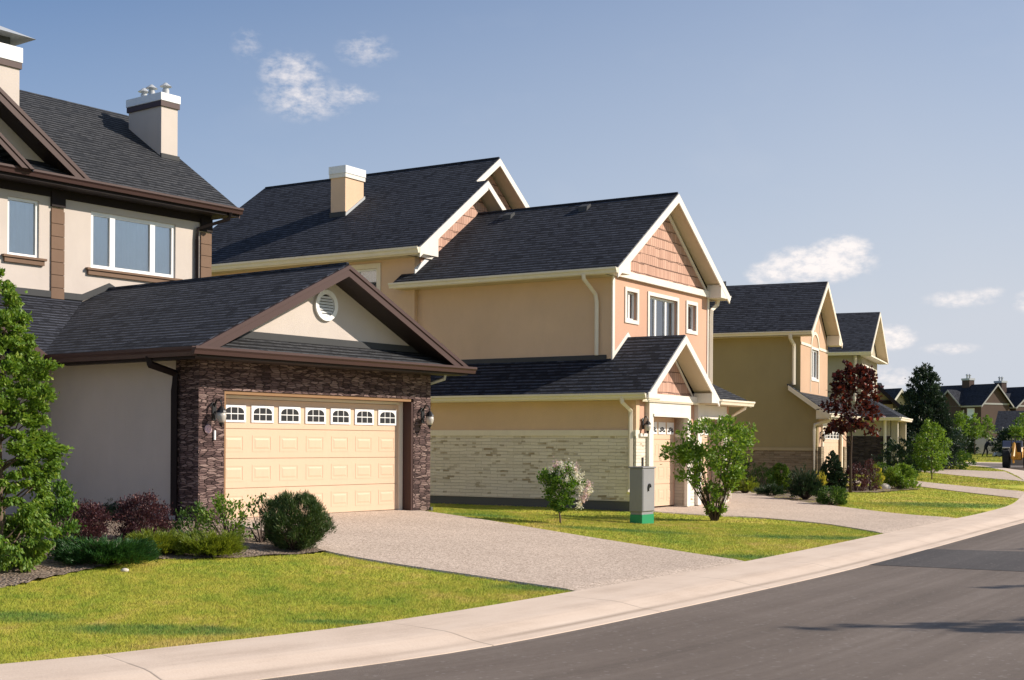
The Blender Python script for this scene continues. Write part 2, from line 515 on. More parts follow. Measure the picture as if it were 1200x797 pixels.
m_stucco('stucco_white', (.58, .515, .47))
m_stucco('stucco_tan', (.68, .485, .335))  # side walls of the tan house: shade-side copy, lightened for weak ambient light
m_stucco('stucco_peach_sunlit', (.57, .345, .25))  # front walls of that same house, their sunlit peach put into the colour
m_stucco('stucco_olive', (.34, .28, .15))
m_stucco('stucco_cream', (.50, .34, .235))
m_stucco('stucco_grey', (.40, .36, .28))
m_stucco('stucco_brown', (.085, .058, .05))
m_stucco('foundation', (.11, .11, .11))
m_stucco('band_olive', (.42, .35, .22))
m_paint('trim_brown', (.060, .031, .028), .48, .3)
m_paint('trim_brown_dark', (.018, .012, .012), .6, .15)
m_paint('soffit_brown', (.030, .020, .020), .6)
m_paint('quoin_brown', (.18, .115, .08), .8, .2, .1)
m_paint('trim_white', (.72, .68, .62), .45)
m_paint('trim_cream', (.76, .68, .56), .45)
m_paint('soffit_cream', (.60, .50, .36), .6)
m_paint('pvc_white', (.82, .82, .82), .35)
m_paint('door_cream', (.64, .465, .33), .45, .4, .02)
m_paint('gutter_cream', (.74, .67, .54), .4)
m_paint('casing_ochre', (.26, .14, .06), .6)
m_paint('flashing_grey', (.06, .062, .065), .7, .15)
m_paint('metal_grey', (.42, .44, .46), .35, .6)
m_paint('metal_white', (.72, .73, .75), .35, .6)
m_paint('box_grey', (.25, .25, .265), .5, .3)
m_paint('box_green', (.01, .24, .10), .5)
m_paint('iron_black', (.012, .012, .014), .4)
m_paint('lamp_frost', (.46, .43, .39), .3)
m_paint('dark_interior', (.02, .022, .025), .9)
m_paint('curtain', (.78, .83, .87), .9, .1, .15)
m_paint('curtain_light', (.62, .62, .58), .9, .1, .1)
m_paint('machine_yellow', (.55, .27, .03), .4)
m_paint('machine_grey', (.45, .44, .40), .5)
m_paint('rubber', (.012, .012, .012), .8)
m_paint('car_blue', (.012, .014, .035), .25, .6)
m_paint('cloth_dark', (.012, .013, .02), .9)
m_paint('cloth_pale', (.62, .60, .30), .9)
m_paint('skin_tone', (.45, .27, .19), .6)
m_paint('fence_grey', (.30, .30, .30), .8)
m_paint('rock_pale', (.55, .50, .44), .85, .2, .2)
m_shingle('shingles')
m_shingle('shingles_lit_and_grey', (.024, .026, .031), (.092, .095, .104))  # paler copy: sunlight on street-facing slopes put into the colour; also the grey roof
m_ledgestone('stone_dark', ((.05, .031, .031), (.115, .073, .070), (.185, .122, .113), (.29, .205, .185)), .19, .036, gap=(.030, .018, .017), dist=.045)
m_palestone('stone_light', (.73, .65, .55), (.62, .55, .455), (.79, .715, .61), (.34, .26, .16))
m_palestone('stone_olive', (.26, .205, .14), (.19, .145, .10), (.32, .26, .185), (.12, .085, .055), .09, .4)
m_ledgestone('stone_black', ((.025, .018, .02), (.045, .032, .034), (.06, .045, .045), (.08, .06, .06)), .3, .07, dist=.03)
m_shake('shakes', (.36, .205, .155), (.58, .37, .285))
m_glass()
m_grass()
m_ground_cover('exposed_aggregate', (.25, .19, .15), (.48, .385, .31), (.74, .615, .52), 66, .35, .005)
m_ground_cover('mulch', (.10, .07, .05), (.22, .165, .125), (.36, .29, .23), 26, 1.0, .03)
m_ground_cover('dirt', (.13, .11, .06), (.17, .16, .07), (.2, .19, .09), 3, .4, .05)
m_concrete()
m_asphalt('asphalt', (.098, .077, .062), (.135, .107, .088), (.178, .145, .122))
m_asphalt('asphalt_new', (.045, .040, .040), (.062, .055, .053), (.085, .076, .072))
m_bark('bark', (.09, .06, .045), (.20, .15, .11))
m_bark('bark_dark', (.05, .035, .03), (.10, .07, .055))
m_leaf('leaf_fresh', (.045, .115, .014), (.13, .25, .03), (.24, .34, .05))
m_leaf('leaf_lime', (.08, .17, .018), (.20, .31, .04), (.30, .38, .07))
m_leaf('leaf_mid', (.03, .08, .014), (.085, .16, .025))
m_leaf('leaf_deep', (.010, .030, .012), (.030, .065, .022), trans=.2)
m_leaf('leaf_blackgreen', (.008, .026, .014), (.030, .060, .030), trans=.15)
m_leaf('leaf_yellow', (.09, .15, .016), (.27, .31, .035))
m_leaf('leaf_gold', (.45, .42, .05), (.62, .55, .10))
m_leaf('leaf_maple', (.030, .008, .010), (.085, .018, .018), (.24, .035, .02), trans=.35)
m_leaf('leaf_barberry', (.035, .014, .022), (.11, .040, .050), (.20, .09, .08), trans=.25)
m_leaf('needle_green', (.025, .060, .014), (.075, .125, .03), (.14, .15, .05), trans=.15)
m_leaf('needle_bright', (.018, .068, .018), (.05, .14, .03), trans=.2)
m_leaf('petal_white', (.75, .70, .62), (.88, .84, .78), trans=.3)
m_leaf('petal_pink', (.62, .40, .48), (.78, .60, .64), trans=.3)


# ------------------------------------------------------------------ mesh building
class MB:
    def __init__(s):
        s.v = []; s.f = []

    def add(s, verts, faces):
        o = len(s.v)
        s.v += [tuple(map(float, p)) for p in verts]
        s.f += [tuple(i + o for i in f) for f in faces]
        return s

    def box(s, x0, x1, y0, y1, z0, z1):
        return s.add([(x0, y0, z0), (x1, y0, z0), (x1, y1, z0), (x0, y1, z0), (x0, y0, z1), (x1, y0, z1), (x1, y1, z1), (x0, y1, z1)],
                     [(0, 3, 2, 1), (4, 5, 6, 7), (0, 1, 5, 4), (1, 2, 6, 5), (2, 3, 7, 6), (3, 0, 4, 7)])

    def prism(s, poly, axis, a0, a1):
        n = len(poly)

        def P(p, a):
            return (p[0], a, p[1]) if axis == 'y' else ((a, p[0], p[1]) if axis == 'x' else (p[0], p[1], a))
        return s.add([P(p, a0) for p in poly] + [P(p, a1) for p in poly],
                     [tuple(range(n)), tuple(range(2 * n - 1, n - 1, -1))] + [(i, (i + 1) % n, n + (i + 1) % n, n + i) for i in range(n)])

    def slab(s, poly, t):
        n = len(poly)
        return s.add(list(poly) + [(p[0], p[1], p[2] - t) for p in poly],
                     [tuple(range(n)), tuple(range(2 * n - 1, n - 1, -1))] + [(i, (i + 1) % n, n + (i + 1) % n, n + i) for i in range(n)])

    def tube(s, pts, rad, n=8, closed=True):
        pts = [Vector(p) for p in pts]
        if not hasattr(rad, '__len__'):
            rad = [rad] * len(pts)
        base = len(s.v)
        prev = None
        for i, p in enumerate(pts):
            d = (pts[min(i + 1, len(pts) - 1)] - pts[max(i - 1, 0)]).normalized()
            a = Vector((0, 0, 1)) if abs(d.z) < .9 else Vector((1, 0, 0))
            if prev is not None:
                a = prev
            x = d.cross(a).normalized(); y = d.cross(x).normalized()
            prev = -y if False else a
            for k in range(n):
                t = 2 * math.pi * k / n
                q = p + (x * math.cos(t) + y * math.sin(t)) * rad[i]
                s.v.append(tuple(q))
        for i in range(len(pts) - 1):
            for k in range(n):
                a = base + i * n + k; b = base + i * n + (k + 1) % n
                s.f.append((a, b, b + n, a + n))
        s.f.append(tuple(base + k for k in range(n))[::-1])
        s.f.append(tuple(base + (len(pts) - 1) * n + k for k in range(n)))
        return s

    def lathe(s, prof, n=16, c=(0, 0, 0)):
        base = len(s.v)
        for r, z in prof:
            for k in range(n):
                t = 2 * math.pi * k / n
                s.v.append((c[0] + r * math.cos(t), c[1] + r * math.sin(t), c[2] + z))
        for i in range(len(prof) - 1):
            for k in range(n):
                a = base + i * n + k; b = base + i * n + (k + 1) % n
                s.f.append((a, b, b + n, a + n))
        s.f.append(tuple(base + k for k in range(n))[::-1])
        s.f.append(tuple(base + (len(prof) - 1) * n + k for k in range(n)))
        return s

    def build(s, name, mat, parent=None, bevel=0.0, smooth=False):
        me = bpy.data.meshes.new(name)
        bm = bmesh.new()
        vs = [bm.verts.new(p) for p in s.v]
        for f in s.f:
            try:
                bm.faces.new([vs[i] for i in f])
            except ValueError:
                pass
        bmesh.ops.recalc_face_normals(bm, faces=bm.faces)
        if bevel:
            bmesh.ops.bevel(bm, geom=bm.edges[:], offset=bevel, segments=1, affect='EDGES', clamp_overlap=True)
        uvl = bm.loops.layers.uv.new('UVMap')
        for f in bm.faces:
            n = f.normal
            if abs(n.z) > .985:
                a, b_ = Vector((1, 0, 0)), Vector((0, 1, 0))
            else:
                a = Vector((0, 0, 1)).cross(n).normalized(); b_ = n.cross(a).normalized()
            for l in f.loops:
                l[uvl].uv = (l.vert.co.dot(a), l.vert.co.dot(b_))
            f.smooth = smooth
        bm.to_mesh(me); bm.free()
        me.materials.append(MATS[mat])
        o = bpy.data.objects.new(name, me)
        COL.objects.link(o)
        o.parent = parent
        return o


def thing(name, label, cat, loc=(0, 0, 0), rz=0.0, group=None):
    o = bpy.data.objects.new(name, None)
    o.empty_display_size = .3
    COL.objects.link(o)
    o.location = loc; o.rotation_euler = (0, 0, rz)
    o['label'] = label; o['category'] = cat
    if group:
        o['group'] = group
    return o


def tag(o, label=None, cat=None, group=None, kind=None):
    for k, v in (('label', label), ('category', cat), ('group', group), ('kind', kind)):
        if v:
            o[k] = v
    return o


def raw_mesh(name, V, F, mat, parent=None, smooth=False, uv=None):
    """V (n,3) array, F (m,k) array of one face size"""
    me = bpy.data.meshes.new(name)
    V = np.asarray(V, np.float32); F = np.asarray(F, np.int32)
    k = F.shape[1]
    me.vertices.add(len(V)); me.vertices.foreach_set('co', V.ravel())
    me.loops.add(F.size); me.loops.foreach_set('vertex_index', F.ravel())
    me.polygons.add(len(F)); me.polygons.foreach_set('loop_start', np.arange(len(F), dtype=np.int32) * k)
    try:
        me.polygons.foreach_set('loop_total', np.full(len(F), k, np.int32))
    except Exception:
        pass
    if uv is not None:
        l = me.uv_layers.new(name='UVMap')
        l.data.foreach_set('uv', np.asarray(uv, np.float32)[F.ravel()].ravel())
    me.update(); me.validate()
    me.polygons.foreach_set('use_smooth', np.full(len(me.polygons), bool(smooth)))
    me.materials.append(MATS[mat])
    o = bpy.data.objects.new(name, me)
    COL.objects.link(o)
    o.parent = parent
    return o


def leaves(name, C, size, mat, parent, aspect=.6, out=None, up=.2, outw=.6, jit=.35):
    """one small folded leaf at every row of C"""
    C = np.asarray(C, float); n = len(C)
    d = RNG.normal(size=(n, 3))
    if out is not None:
        o = C - np.asarray(out); o /= np.linalg.norm(o, axis=1, keepdims=True) + 1e-6
        d = d * (1 - outw) + o * outw * 1.6
    d[:, 2] += up
    d /= np.linalg.norm(d, axis=1, keepdims=True)
    q = RNG.normal(size=(n, 3)); w = np.cross(d, q); w /= np.linalg.norm(w, axis=1, keepdims=True)
    s = size * (1 + jit * RNG.uniform(-1, 1, n))[:, None]
    nn = np.cross(d, w)
    V = np.stack([C, C + d * s * .5 + w * s * aspect * .5 + nn * s * .08, C + d * s, C + d * s * .5 - w * s * aspect * .5 + nn * s * .08], 1).reshape(-1, 3)
    F = np.arange(4 * n).reshape(n, 4)
    return raw_mesh(name, V, F, mat, parent)

# ------------------------------------------------------------------ the lie of the land
# kerb-side edge of the lawns (inner edge of the pavement), metres, camera at the origin of the plan
INNER = np.array([(-16,2.6),(-12,5.3),(-8,8.1),(-4.12,10.77),(-3.0,11.72),(-1.66,13.0),(-.55,14.4),(.75,16.29),(2.1,18.3),(3.64,20.66),(5.55,23.8),(7.81,27.63),
 (10.3,31.9),(12.88,36.27),(14.9,40.0),(16.7,44.0),(19.0,49.5),(21.3,55.2),(23.6,61.5),(26.2,69.5),(28.87,78.39),(30.3,86.0),(30.4,91.2),(28.4,94.6),(24,96.4),(16,97.2),(0,98)])
ZS = ([-50,35,45,150,400],[-1.8,-1.8,-1.75,-.7,-.7])
UA = np.radians(36.94); O1=(-5.19,24.0)
def side(X,Y):
    """signed distance to the lawn edge, positive on the yard side"""
    X=np.atleast_1d(np.asarray(X,float)); Y=np.atleast_1d(np.asarray(Y,float))
    best=np.full(X.shape,1e9); sg=np.ones(X.shape)
    for a,b in zip(INNER[:-1],INNER[1:]):
        d=b-a; L=d@d
        t=np.clip(((X-a[0])*d[0]+(Y-a[1])*d[1])/L,0,1)
        px=X-a[0]-t*d[0]; py=Y-a[1]-t*d[1]; r=np.hypot(px,py)
        c=d[0]*py-d[1]*px
        m=r<best-1e-9; best=np.where(m,r,best); sg=np.where(m,np.where(c>=0,1,-1),sg)
    return best*sg
def sm(t): t=np.clip(t,0,1); return t*t*(3-2*t)
def zs(Y): return np.interp(Y,ZS[0],ZS[1])
def nominal(X,Y):
    """height of the ground surface"""
    X=np.atleast_1d(np.asarray(X,float)); Y=np.atleast_1d(np.asarray(Y,float))
    d=side(X,Y)
    u=(X-O1[0])*np.sin(UA)+(Y-O1[1])*np.cos(UA)
    A=.40+(.17-.40)*sm((u-5.6)/4.2)+(.10-.17)*sm((u-18)/8)
    rise=A*sm(np.clip(d,0,None)/9.0*.82+.0)/sm(.82)
    rise=np.minimum(rise,A)
    return zs(Y)+rise


def smooth_line(P, step=.5):
    """Catmull-Rom through the points, resampled"""
    P = np.asarray(P, float)
    Q = np.vstack([2 * P[0] - P[1], P, 2 * P[-1] - P[-2]])
    out = []
    for i in range(1, len(Q) - 2):
        p0, p1, p2, p3 = Q[i - 1:i + 3]
        n = max(2, int(np.linalg.norm(p2 - p1) / step))
        for t in np.arange(n) / n:
            out.append(.5 * (2 * p1 + (p2 - p0) * t + (2 * p0 - 5 * p1 + 4 * p2 - p3) * t * t + (3 * p1 - p0 - 3 * p2 + p3) * t ** 3))
    out.append(P[-1])
    return np.array(out)


EDGE = smooth_line(INNER, .5)
_t = np.gradient(EDGE, axis=0); _t /= np.linalg.norm(_t, axis=1, keepdims=True)
EN = np.stack([_t[:, 1], -_t[:, 0]], 1)          # towards the road
ES = np.r_[0, np.cumsum(np.linalg.norm(np.diff(EDGE, axis=0), axis=1))]


def strip(name, offs, zfun, mat, kind='structure'):
    """loft along the pavement edge: offs = list of (distance to the road side, dz)"""
    V = []; UV = []
    for i, (p, n) in enumerate(zip(EDGE, EN)):
        for o, dz in offs:
            q = p + n * o
            V.append((q[0], q[1], float(zs(p[1])) + dz)); UV.append((ES[i], o))
    k = len(offs); F = []
    for i in range(len(EDGE) - 1):
        for j in range(k - 1):
            a = i * k + j
            F.append((a, a + 1, a + k + 1, a + k))
    o = raw_mesh(name, V, F, mat, smooth=False, uv=UV)
    tag(o, kind=kind)
    return o


strip('pavement', [(-.0, -.25), (0.0, .0), (.4, -.004), (.84, -.012), (.95, -.022), (1.08, -.045), (1.20, -.065), (1.30, -.076), (1.46, -.088), (1.48, -.16)], None, 'concrete')
strip('road', [(1.42, -.096), (1.50, -.094), (2.5, -.075), (5, -.03), (8.5, -.03), (9.2, -.09)], None, 'asphalt')
strip('far_pavement', [(9.2, -.095), (9.35, -.03), (9.6, .0), (11, .01), (11.05, -.2)], None, 'concrete')
# newer asphalt laid over the street by the second drive
pp = [(5.62, 19.97), (8.4, 21.45), (13.9, 20.5), (15.5, 24.0), (9.3, 24.3), (7.55, 23.5)]


def near_edge(x, y):
    d = np.hypot(EDGE[:, 0] - x, EDGE[:, 1] - y); i = int(d.argmin()); return i, float((np.array([x, y]) - EDGE[i]) @ EN[i])


i0 = near_edge(4.35, 21.75)[0]; i1 = near_edge(6.5, 25.4)[0]
V = []; UV = []; F = []
offs = [1.47, 2.5, 5.0, 8.5]; zz = [-.089, -.071, -.026, -.026]
for i in range(i0, i1 + 1):
    for o, z in zip(offs, zz):
        sh = (o - 1.46) * (.0 if i > i0 else -.12)
        q = EDGE[i] + EN[i] * o + _t[i] * sh
        V.append((q[0], q[1], float(zs(EDGE[i][1])) + z)); UV.append((ES[i], o))
for i in range(i1 - i0):
    for j in range(3):
        a = i * 4 + j; F.append((a, a + 1, a + 5, a + 4))
tag(raw_mesh('road_patch', V, F, 'asphalt_new', uv=UV), kind='structure')


def ground_h(X, Y):
    X = np.atleast_1d(np.asarray(X, float)); Y = np.atleast_1d(np.asarray(Y, float))
    d = side(X, Y)
    h = nominal(X, Y) - .012
    under = -.32 * sm((-d - .35) / .5)
    far = .05 * sm((-d - 10.6) / .5) * 0
    back = .05 * sm((-d - 10.7) / .6)
    return h + under + back


def grid_sheet(name, xs, ys, mat, kind):
    X, Y = np.meshgrid(xs, ys)
    Z = ground_h(X.ravel(), Y.ravel())
    V = np.stack([X.ravel(), Y.ravel(), Z], 1)
    nx = len(xs); ii = np.arange(len(ys) - 1)[:, None] * nx + np.arange(nx - 1)[None]
    F = np.stack([ii, ii + 1, ii + nx + 1, ii + nx], -1).reshape(-1, 4)
    o = raw_mesh(name, V, F, mat, smooth=True)
    tag(o, kind=kind)
    return o


xs = np.r_[-1500, -700, -300, -120, -60, -35, np.arange(-24, 50, .45), 52, 56, 62, 70, 80, 100, 140, 300, 700, 1500]
ys = np.r_[-300, -60, -20, -8, -2, np.arange(2, 105, .45), 107, 112, 118, 126, 136, 148, 160, 200, 300, 600, 1200, 2500]
grid_sheet('lawn', xs, ys, 'lawn', 'structure')


def gz(x, y, dz=0.0):
    return float(nominal(x, y)[0]) + dz


def drive(name, Lp, Rp, mat, dz=.016, n=14, m_=8, kind='structure'):
    """driveway lofted between its left and right edge"""
    Lp = smooth_line(Lp, .4); Rp = smooth_line(Rp, .4)

    def rs(P, n):
        s = np.r_[0, np.cumsum(np.linalg.norm(np.diff(P, axis=0), axis=1))]; t = np.linspace(0, s[-1], n)
        return np.stack([np.interp(t, s, P[:, 0]), np.interp(t, s, P[:, 1])], 1)
    A = rs(Lp, n); B = rs(Rp, n)
    W = np.r_[0, np.linspace(.004, .996, m_ - 2), 1]
    P = A[:, None] * (1 - W[None, :, None]) + B[:, None] * W[None, :, None]
    sd_ = side(P[..., 0].ravel(), P[..., 1].ravel())
    Z = nominal(P[..., 0].ravel(), P[..., 1].ravel()) + np.minimum(dz, -.003 + .08 * np.clip(sd_, -1, 1))
    Z = Z.reshape(n, m_); Z[:, 0] -= .03; Z[:, -1] -= .03; Z = Z.ravel()
    V = np.c_[P.reshape(-1, 2), Z]
    ii = np.arange(n - 1)[:, None] * m_ + np.arange(m_ - 1)[None]
    F = np.stack([ii, ii + 1, ii + m_ + 1, ii + m_], -1).reshape(-1, 4)
    o = raw_mesh(name, V, F, mat)
    tag(o, kind=kind)
    # footprint for the grass
    poly = np.vstack([A, B[::-1]])
    BLOCK.append(poly)
    return o


def inside(P, poly):
    x, y = P[:, 0], P[:, 1]
    r = np.zeros(len(P), bool)
    for a, b in zip(poly, np.roll(poly, -1, 0)):
        c = ((a[1] > y) != (b[1] > y)) & (x < (b[0] - a[0]) * (y - a[1]) / (b[1] - a[1] + 1e-12) + a[0])
        r ^= c
    return r


BLOCK = []
A1 = R(36.94); A2 = R(31.9); A3 = R(24); A4 = R(22)


def fr(a, O, u, v):
    return (O[0] + u * math.sin(a) + v * math.cos(a), O[1] + u * math.cos(a) - v * math.sin(a))


P1 = (-5.19, 24.0); P2 = (3.07, 33.0); P3 = (11.56, 50.5); P4 = (18.7, 66.0)
drive('driveway', [fr(A1, P1, -.3, -.3), fr(A1, P1, -1.05, 2.6), fr(A1, P1, -1.95, 4.6), fr(A1, P1, -2.2, 7.6), (.73, 16.40), (1.05, 16.05)],
      [fr(A1, P1, 5.2, -.3), fr(A1, P1, 4.53, 3.1), fr(A1, P1, 3.57, 6.74), (3.57, 20.72), (3.9, 20.35)], 'exposed_aggregate', n=90, m_=16)
drive('driveway', [fr(A2, P2, .45, -.5), fr(A2, P2, .3, 1.5), fr(A2, P2, .55, 2.9), fr(A2, P2, -.3, 4.9), (7.63, 27.2), (8.0, 26.9)],
      [(8.3, 47.5), (8.2, 43.2), (8.45, 40.4), (9.46, 36.9), (10.21, 34.6), (11.1, 33.2), (11.5, 32.8)], 'exposed_aggregate', n=90, m_=16)
drive('driveway', [(13.6, 55.5), (15.9, 54.6), (16.57, 48.9), (17.0, 44.6), (17.4, 44.3)], [(19.0, 66.0), (17.84, 60.6), (18.17, 55.7), (19.2, 50.0), (19.7, 49.6)], 'exposed_aggregate', n=80, m_=8)
drive('driveway', [(21.3, 80), (22.1, 75.4), (22.7, 65.8), (23.2, 60.2)], [(23.4, 88), (24.4, 83), (26.8, 76.3), (27.9, 75.6)], 'exposed_aggregate', n=24, m_=8)


def patch(name, poly, mat, dz, res=.08, kind='structure', block=True):
    poly = np.asarray(poly, float)
    x0, y0 = poly.min(0) - res; x1, y1 = poly.max(0) + res
    xs = np.arange(x0, x1, res); ys = np.arange(y0, y1, res)
    X, Y = np.meshgrid(xs, ys); nx = len(xs)
    ii = (np.arange(len(ys) - 1)[:, None] * nx + np.arange(nx - 1)[None]).ravel()
    C = np.stack([X.ravel()[ii] + res / 2, Y.ravel()[ii] + res / 2], 1)
    ii = ii[inside(C, poly)]
    Z = nominal(X.ravel(), Y.ravel()) + dz + .02 * np.sin(X.ravel() * 5.3) * np.sin(Y.ravel() * 4.1)
    F = np.stack([ii, ii + 1, ii + nx + 1, ii + nx], -1)
    used, inv = np.unique(F.ravel(), return_inverse=True)
    V = np.stack([X.ravel(), Y.ravel(), Z], 1)[used]
    o = raw_mesh(name, V, inv.reshape(-1, 4), mat, smooth=True)
    tag(o, kind=kind)
    if block:
        BLOCK.append(poly)
    return o


BED1 = smooth_line([fr(A1, P1, -13, 4.4), fr(A1, P1, -9.5, 4.9), fr(A1, P1, -7.55, 4.95), fr(A1, P1, -6.33, 4.5), fr(A1, P1, -4.77, 3.95), fr(A1, P1, -3.9, 4.25), fr(A1, P1, -3.03, 4.4),
                    fr(A1, P1, -1.9, 4.5), fr(A1, P1, -1.35, 3.4), fr(A1, P1, -.75, 1.6), fr(A1, P1, -.45, .35), fr(A1, P1, -.85, -6), fr(A1, P1, -13, -6)], .3)
patch('planting_bed', BED1, 'mulch', .012)
BED2 = smooth_line([(8.35, 40.6), (8.2, 44), (8.3, 47.5), (9.0, 52), (10.5, 51.5), (11.2, 49.3), (11.4, 47.6), (10.4, 43.5), (9.9, 40.3), (9.35, 38.2), (9.1, 38.0), (8.7, 39.2)], .4)
patch('planting_bed', BED2, 'mulch', .012, .12, block=False)
BED3 = smooth_line([(11.4, 48.0), (12.8, 47.4), (14.5, 49.6), (15.6, 51), (15.2, 53.5), (13.2, 52), (11.8, 50)], .4)
patch('planting_bed', BED3, 'mulch', .012, .12, block=False)


# ------------------------------------------------------------------ building pieces (local x along the front, y away from the street)
def plate(mb, axis, a, b, u0, u1, z0, z1, holes=()):
    """wall sheet with rectangular openings; axis 'x' = runs along x (a..b in y), 'y' = runs along y (a..b in x)"""
    us = sorted({u0, u1, *[h[0] for h in holes], *[h[1] for h in holes]})
    zs_ = sorted({z0, z1, *[h[2] for h in holes], *[h[3] for h in holes]})
    us = [u for u in us if u0 <= u <= u1]; zs_ = [z for z in zs_ if z0 <= z <= z1]
    for i in range(len(us) - 1):
        run = None
        for j in range(len(zs_) - 1):
            cu, cz = (us[i] + us[i + 1]) / 2, (zs_[j] + zs_[j + 1]) / 2
            hole = any(h[0] < cu < h[1] and h[2] < cz < h[3] for h in holes)
            if not hole:
                run = (run[0], zs_[j + 1]) if run else (zs_[j], zs_[j + 1])
            if (hole or j == len(zs_) - 2) and run:
                if axis == 'x':
                    mb.box(us[i], us[i + 1], a, b, *run)
                else:
                    mb.box(a, b, us[i], us[i + 1], *run)
                run = None
    return mb


def map_face(face, c, s):
    """face 'front': u->x, depth into the house = +y ; 'side': u->y, depth = +x. returns box maker (u0,u1,d0,d1,z0,z1)"""
    def bx(mb, u0, u1, d0, d1, z0, z1):
        if face == 'front':
            mb.box(u0, u1, c + d0, c + d1, z0, z1)
        else:
            mb.box(c + d0, c + d1, u0, u1, z0, z1)
    return bx


def window(parent, face, c, u0, u1, z0, z1, mull=(), fr_w=.055, trim=None, trim_w=.1, sill=None, frame_mat='pvc_white', curtain='curtain', rails=(), rec=.09):
    """opening u0..u1, z0..z1 in a wall whose outer face is at c"""
    B = map_face(face, c, 1)
    f = MB()
    d0, d1 = rec - .05, rec + .02
    B(f, u0, u1, d0, d1, z0, z0 + fr_w); B(f, u0, u1, d0, d1, z1 - fr_w, z1)
    edges = [u0] + list(mull) + [u1]
    B(f, u0, u0 + fr_w, d0, d1, z0 + fr_w, z1 - fr_w); B(f, u1 - fr_w, u1, d0, d1, z0 + fr_w, z1 - fr_w)
    for m_ in mull:
        B(f, m_ - fr_w * .8, m_ + fr_w * .8, d0, d1, z0 + fr_w, z1 - fr_w)
    for r_ in rails:
        B(f, u0 + fr_w, u1 - fr_w, d0 + .01, d1 - .003, r_ - .02, r_ + .02)
    root = f.build('window', frame_mat, parent)
    for a, b in zip(edges[:-1], edges[1:]):
        g = MB(); B(g, a + fr_w * .7, b - fr_w * .7, rec - .012, rec - .006, z0 + fr_w * .8, z1 - fr_w * .8)
        g.build('pane', 'glass', root)
    cu = MB()
    # gathered curtain, a wavy sheet behind the glass
    n = max(6, int((u1 - u0) / .05)); V = []; F = []
    for i in range(n + 1):
        u = u0 + (u1 - u0) * i / n; d = rec + .10 + .018 * math.sin(i * 1.7)
        for z in (z0, z1):
            V.append((u, c + d, z) if face == 'front' else (c + d, u, z))
    F = [(2 * i, 2 * i + 2, 2 * i + 3, 2 * i + 1) for i in range(n)]
    cu.add(V, F); cu.build('curtain', curtain, root)
    if trim:
        t = MB()
        B(t, u0 - trim_w, u1 + trim_w, -.035, .02, z1, z1 + trim_w)
        B(t, u0 - trim_w, u1 + trim_w, -.035, .02, z0 - trim_w, z0)
        B(t, u0 - trim_w, u0, -.035, .02, z0, z1); B(t, u1, u1 + trim_w, -.035, .02, z0, z1)
        t.build('casing', trim, root)
    if sill:
        t = MB(); B(t, u0 - .14, u1 + .14, -.09, .0, z0 - .05, z0 - .002); B(t, u0 - .1, u1 + .1, -.06, .0, z0 - .15, z0 - .052)
        t.build('sill', sill, root)
    return root


def gutter(parent, axis, a, x, y, z, mat, h=.12, w=.11, sgn=-1):
    """K-style gutter. axis 'y': runs a[0]..a[1] in y on plane x (outward sgn*x); axis 'x': runs in x on plane y"""
    prof = [(0, 0), (0, -h), (w * .55, -h), (w * .72, -h * .55), (w, -h * .28), (w, 0.005), (w - .014, .005), (w - .014, -.02), (.012, -.02), (.012, 0)]
    mb = MB()
    if axis == 'y':
        mb.prism([(x + sgn * p, z + q) for p, q in prof], 'y', *a)
    else:
        mb.prism([(y + sgn * p, z + q) for p, q in prof], 'x', *a)
    return mb.build('gutter', mat, parent)


def rake(parent, xe, ze, xr, zr, y, name, mat, h=.2, th=.035, drop=.02, lip=None, flat=False):
    """bargeboard in a plane y = const from the eave (xe, ze) to the ridge (xr, zr)"""
    mb = MB()
    if flat:        # foot cut level so that the board lands on the gutter
        k = h / ((zr - ze) / (xr - xe))
        mb.prism([(xe, ze - drop), (xr, zr - drop), (xr, zr - drop - h), (xe + k, ze - drop)], 'y', y, y + th)
    else:
        mb.prism([(xe, ze - drop), (xr, zr - drop), (xr, zr - drop - h), (xe, ze - drop - h)], 'y', y, y + th)
    o = mb.build(name, mat, parent)
    if lip:
        kk = h * .36 / ((zr - ze) / (xr - xe)) if flat else 0
        l = MB(); l.prism([(xe, ze - drop + .0), (xr, zr - drop + .0), (xr, zr - drop - h * .36), (xe + kk, ze - drop - (0 if flat else h * .36))], 'y', y - .022, y - .001)
        l.build('bargeboard_cap', lip, o)
    return o


def downspout(parent, pts, mat, w=.085, d=.065):
    """rectangular-looking pipe: square tube through the points"""
    mb = MB(); mb.tube(pts, w / 1.55, n=4)
    return mb.build('downspout', mat, parent, bevel=.008)


def roof_slab(parent, poly, mat='shingles', t=.05, name='roof'):
    return MB().slab(poly, t).build(name, mat, parent)


def soffit(parent, poly, mat, dz=.17, t=.02, name='soffit'):
    return MB().slab([(x, y, z - dz) for x, y, z in poly], t).build(name, mat, parent)


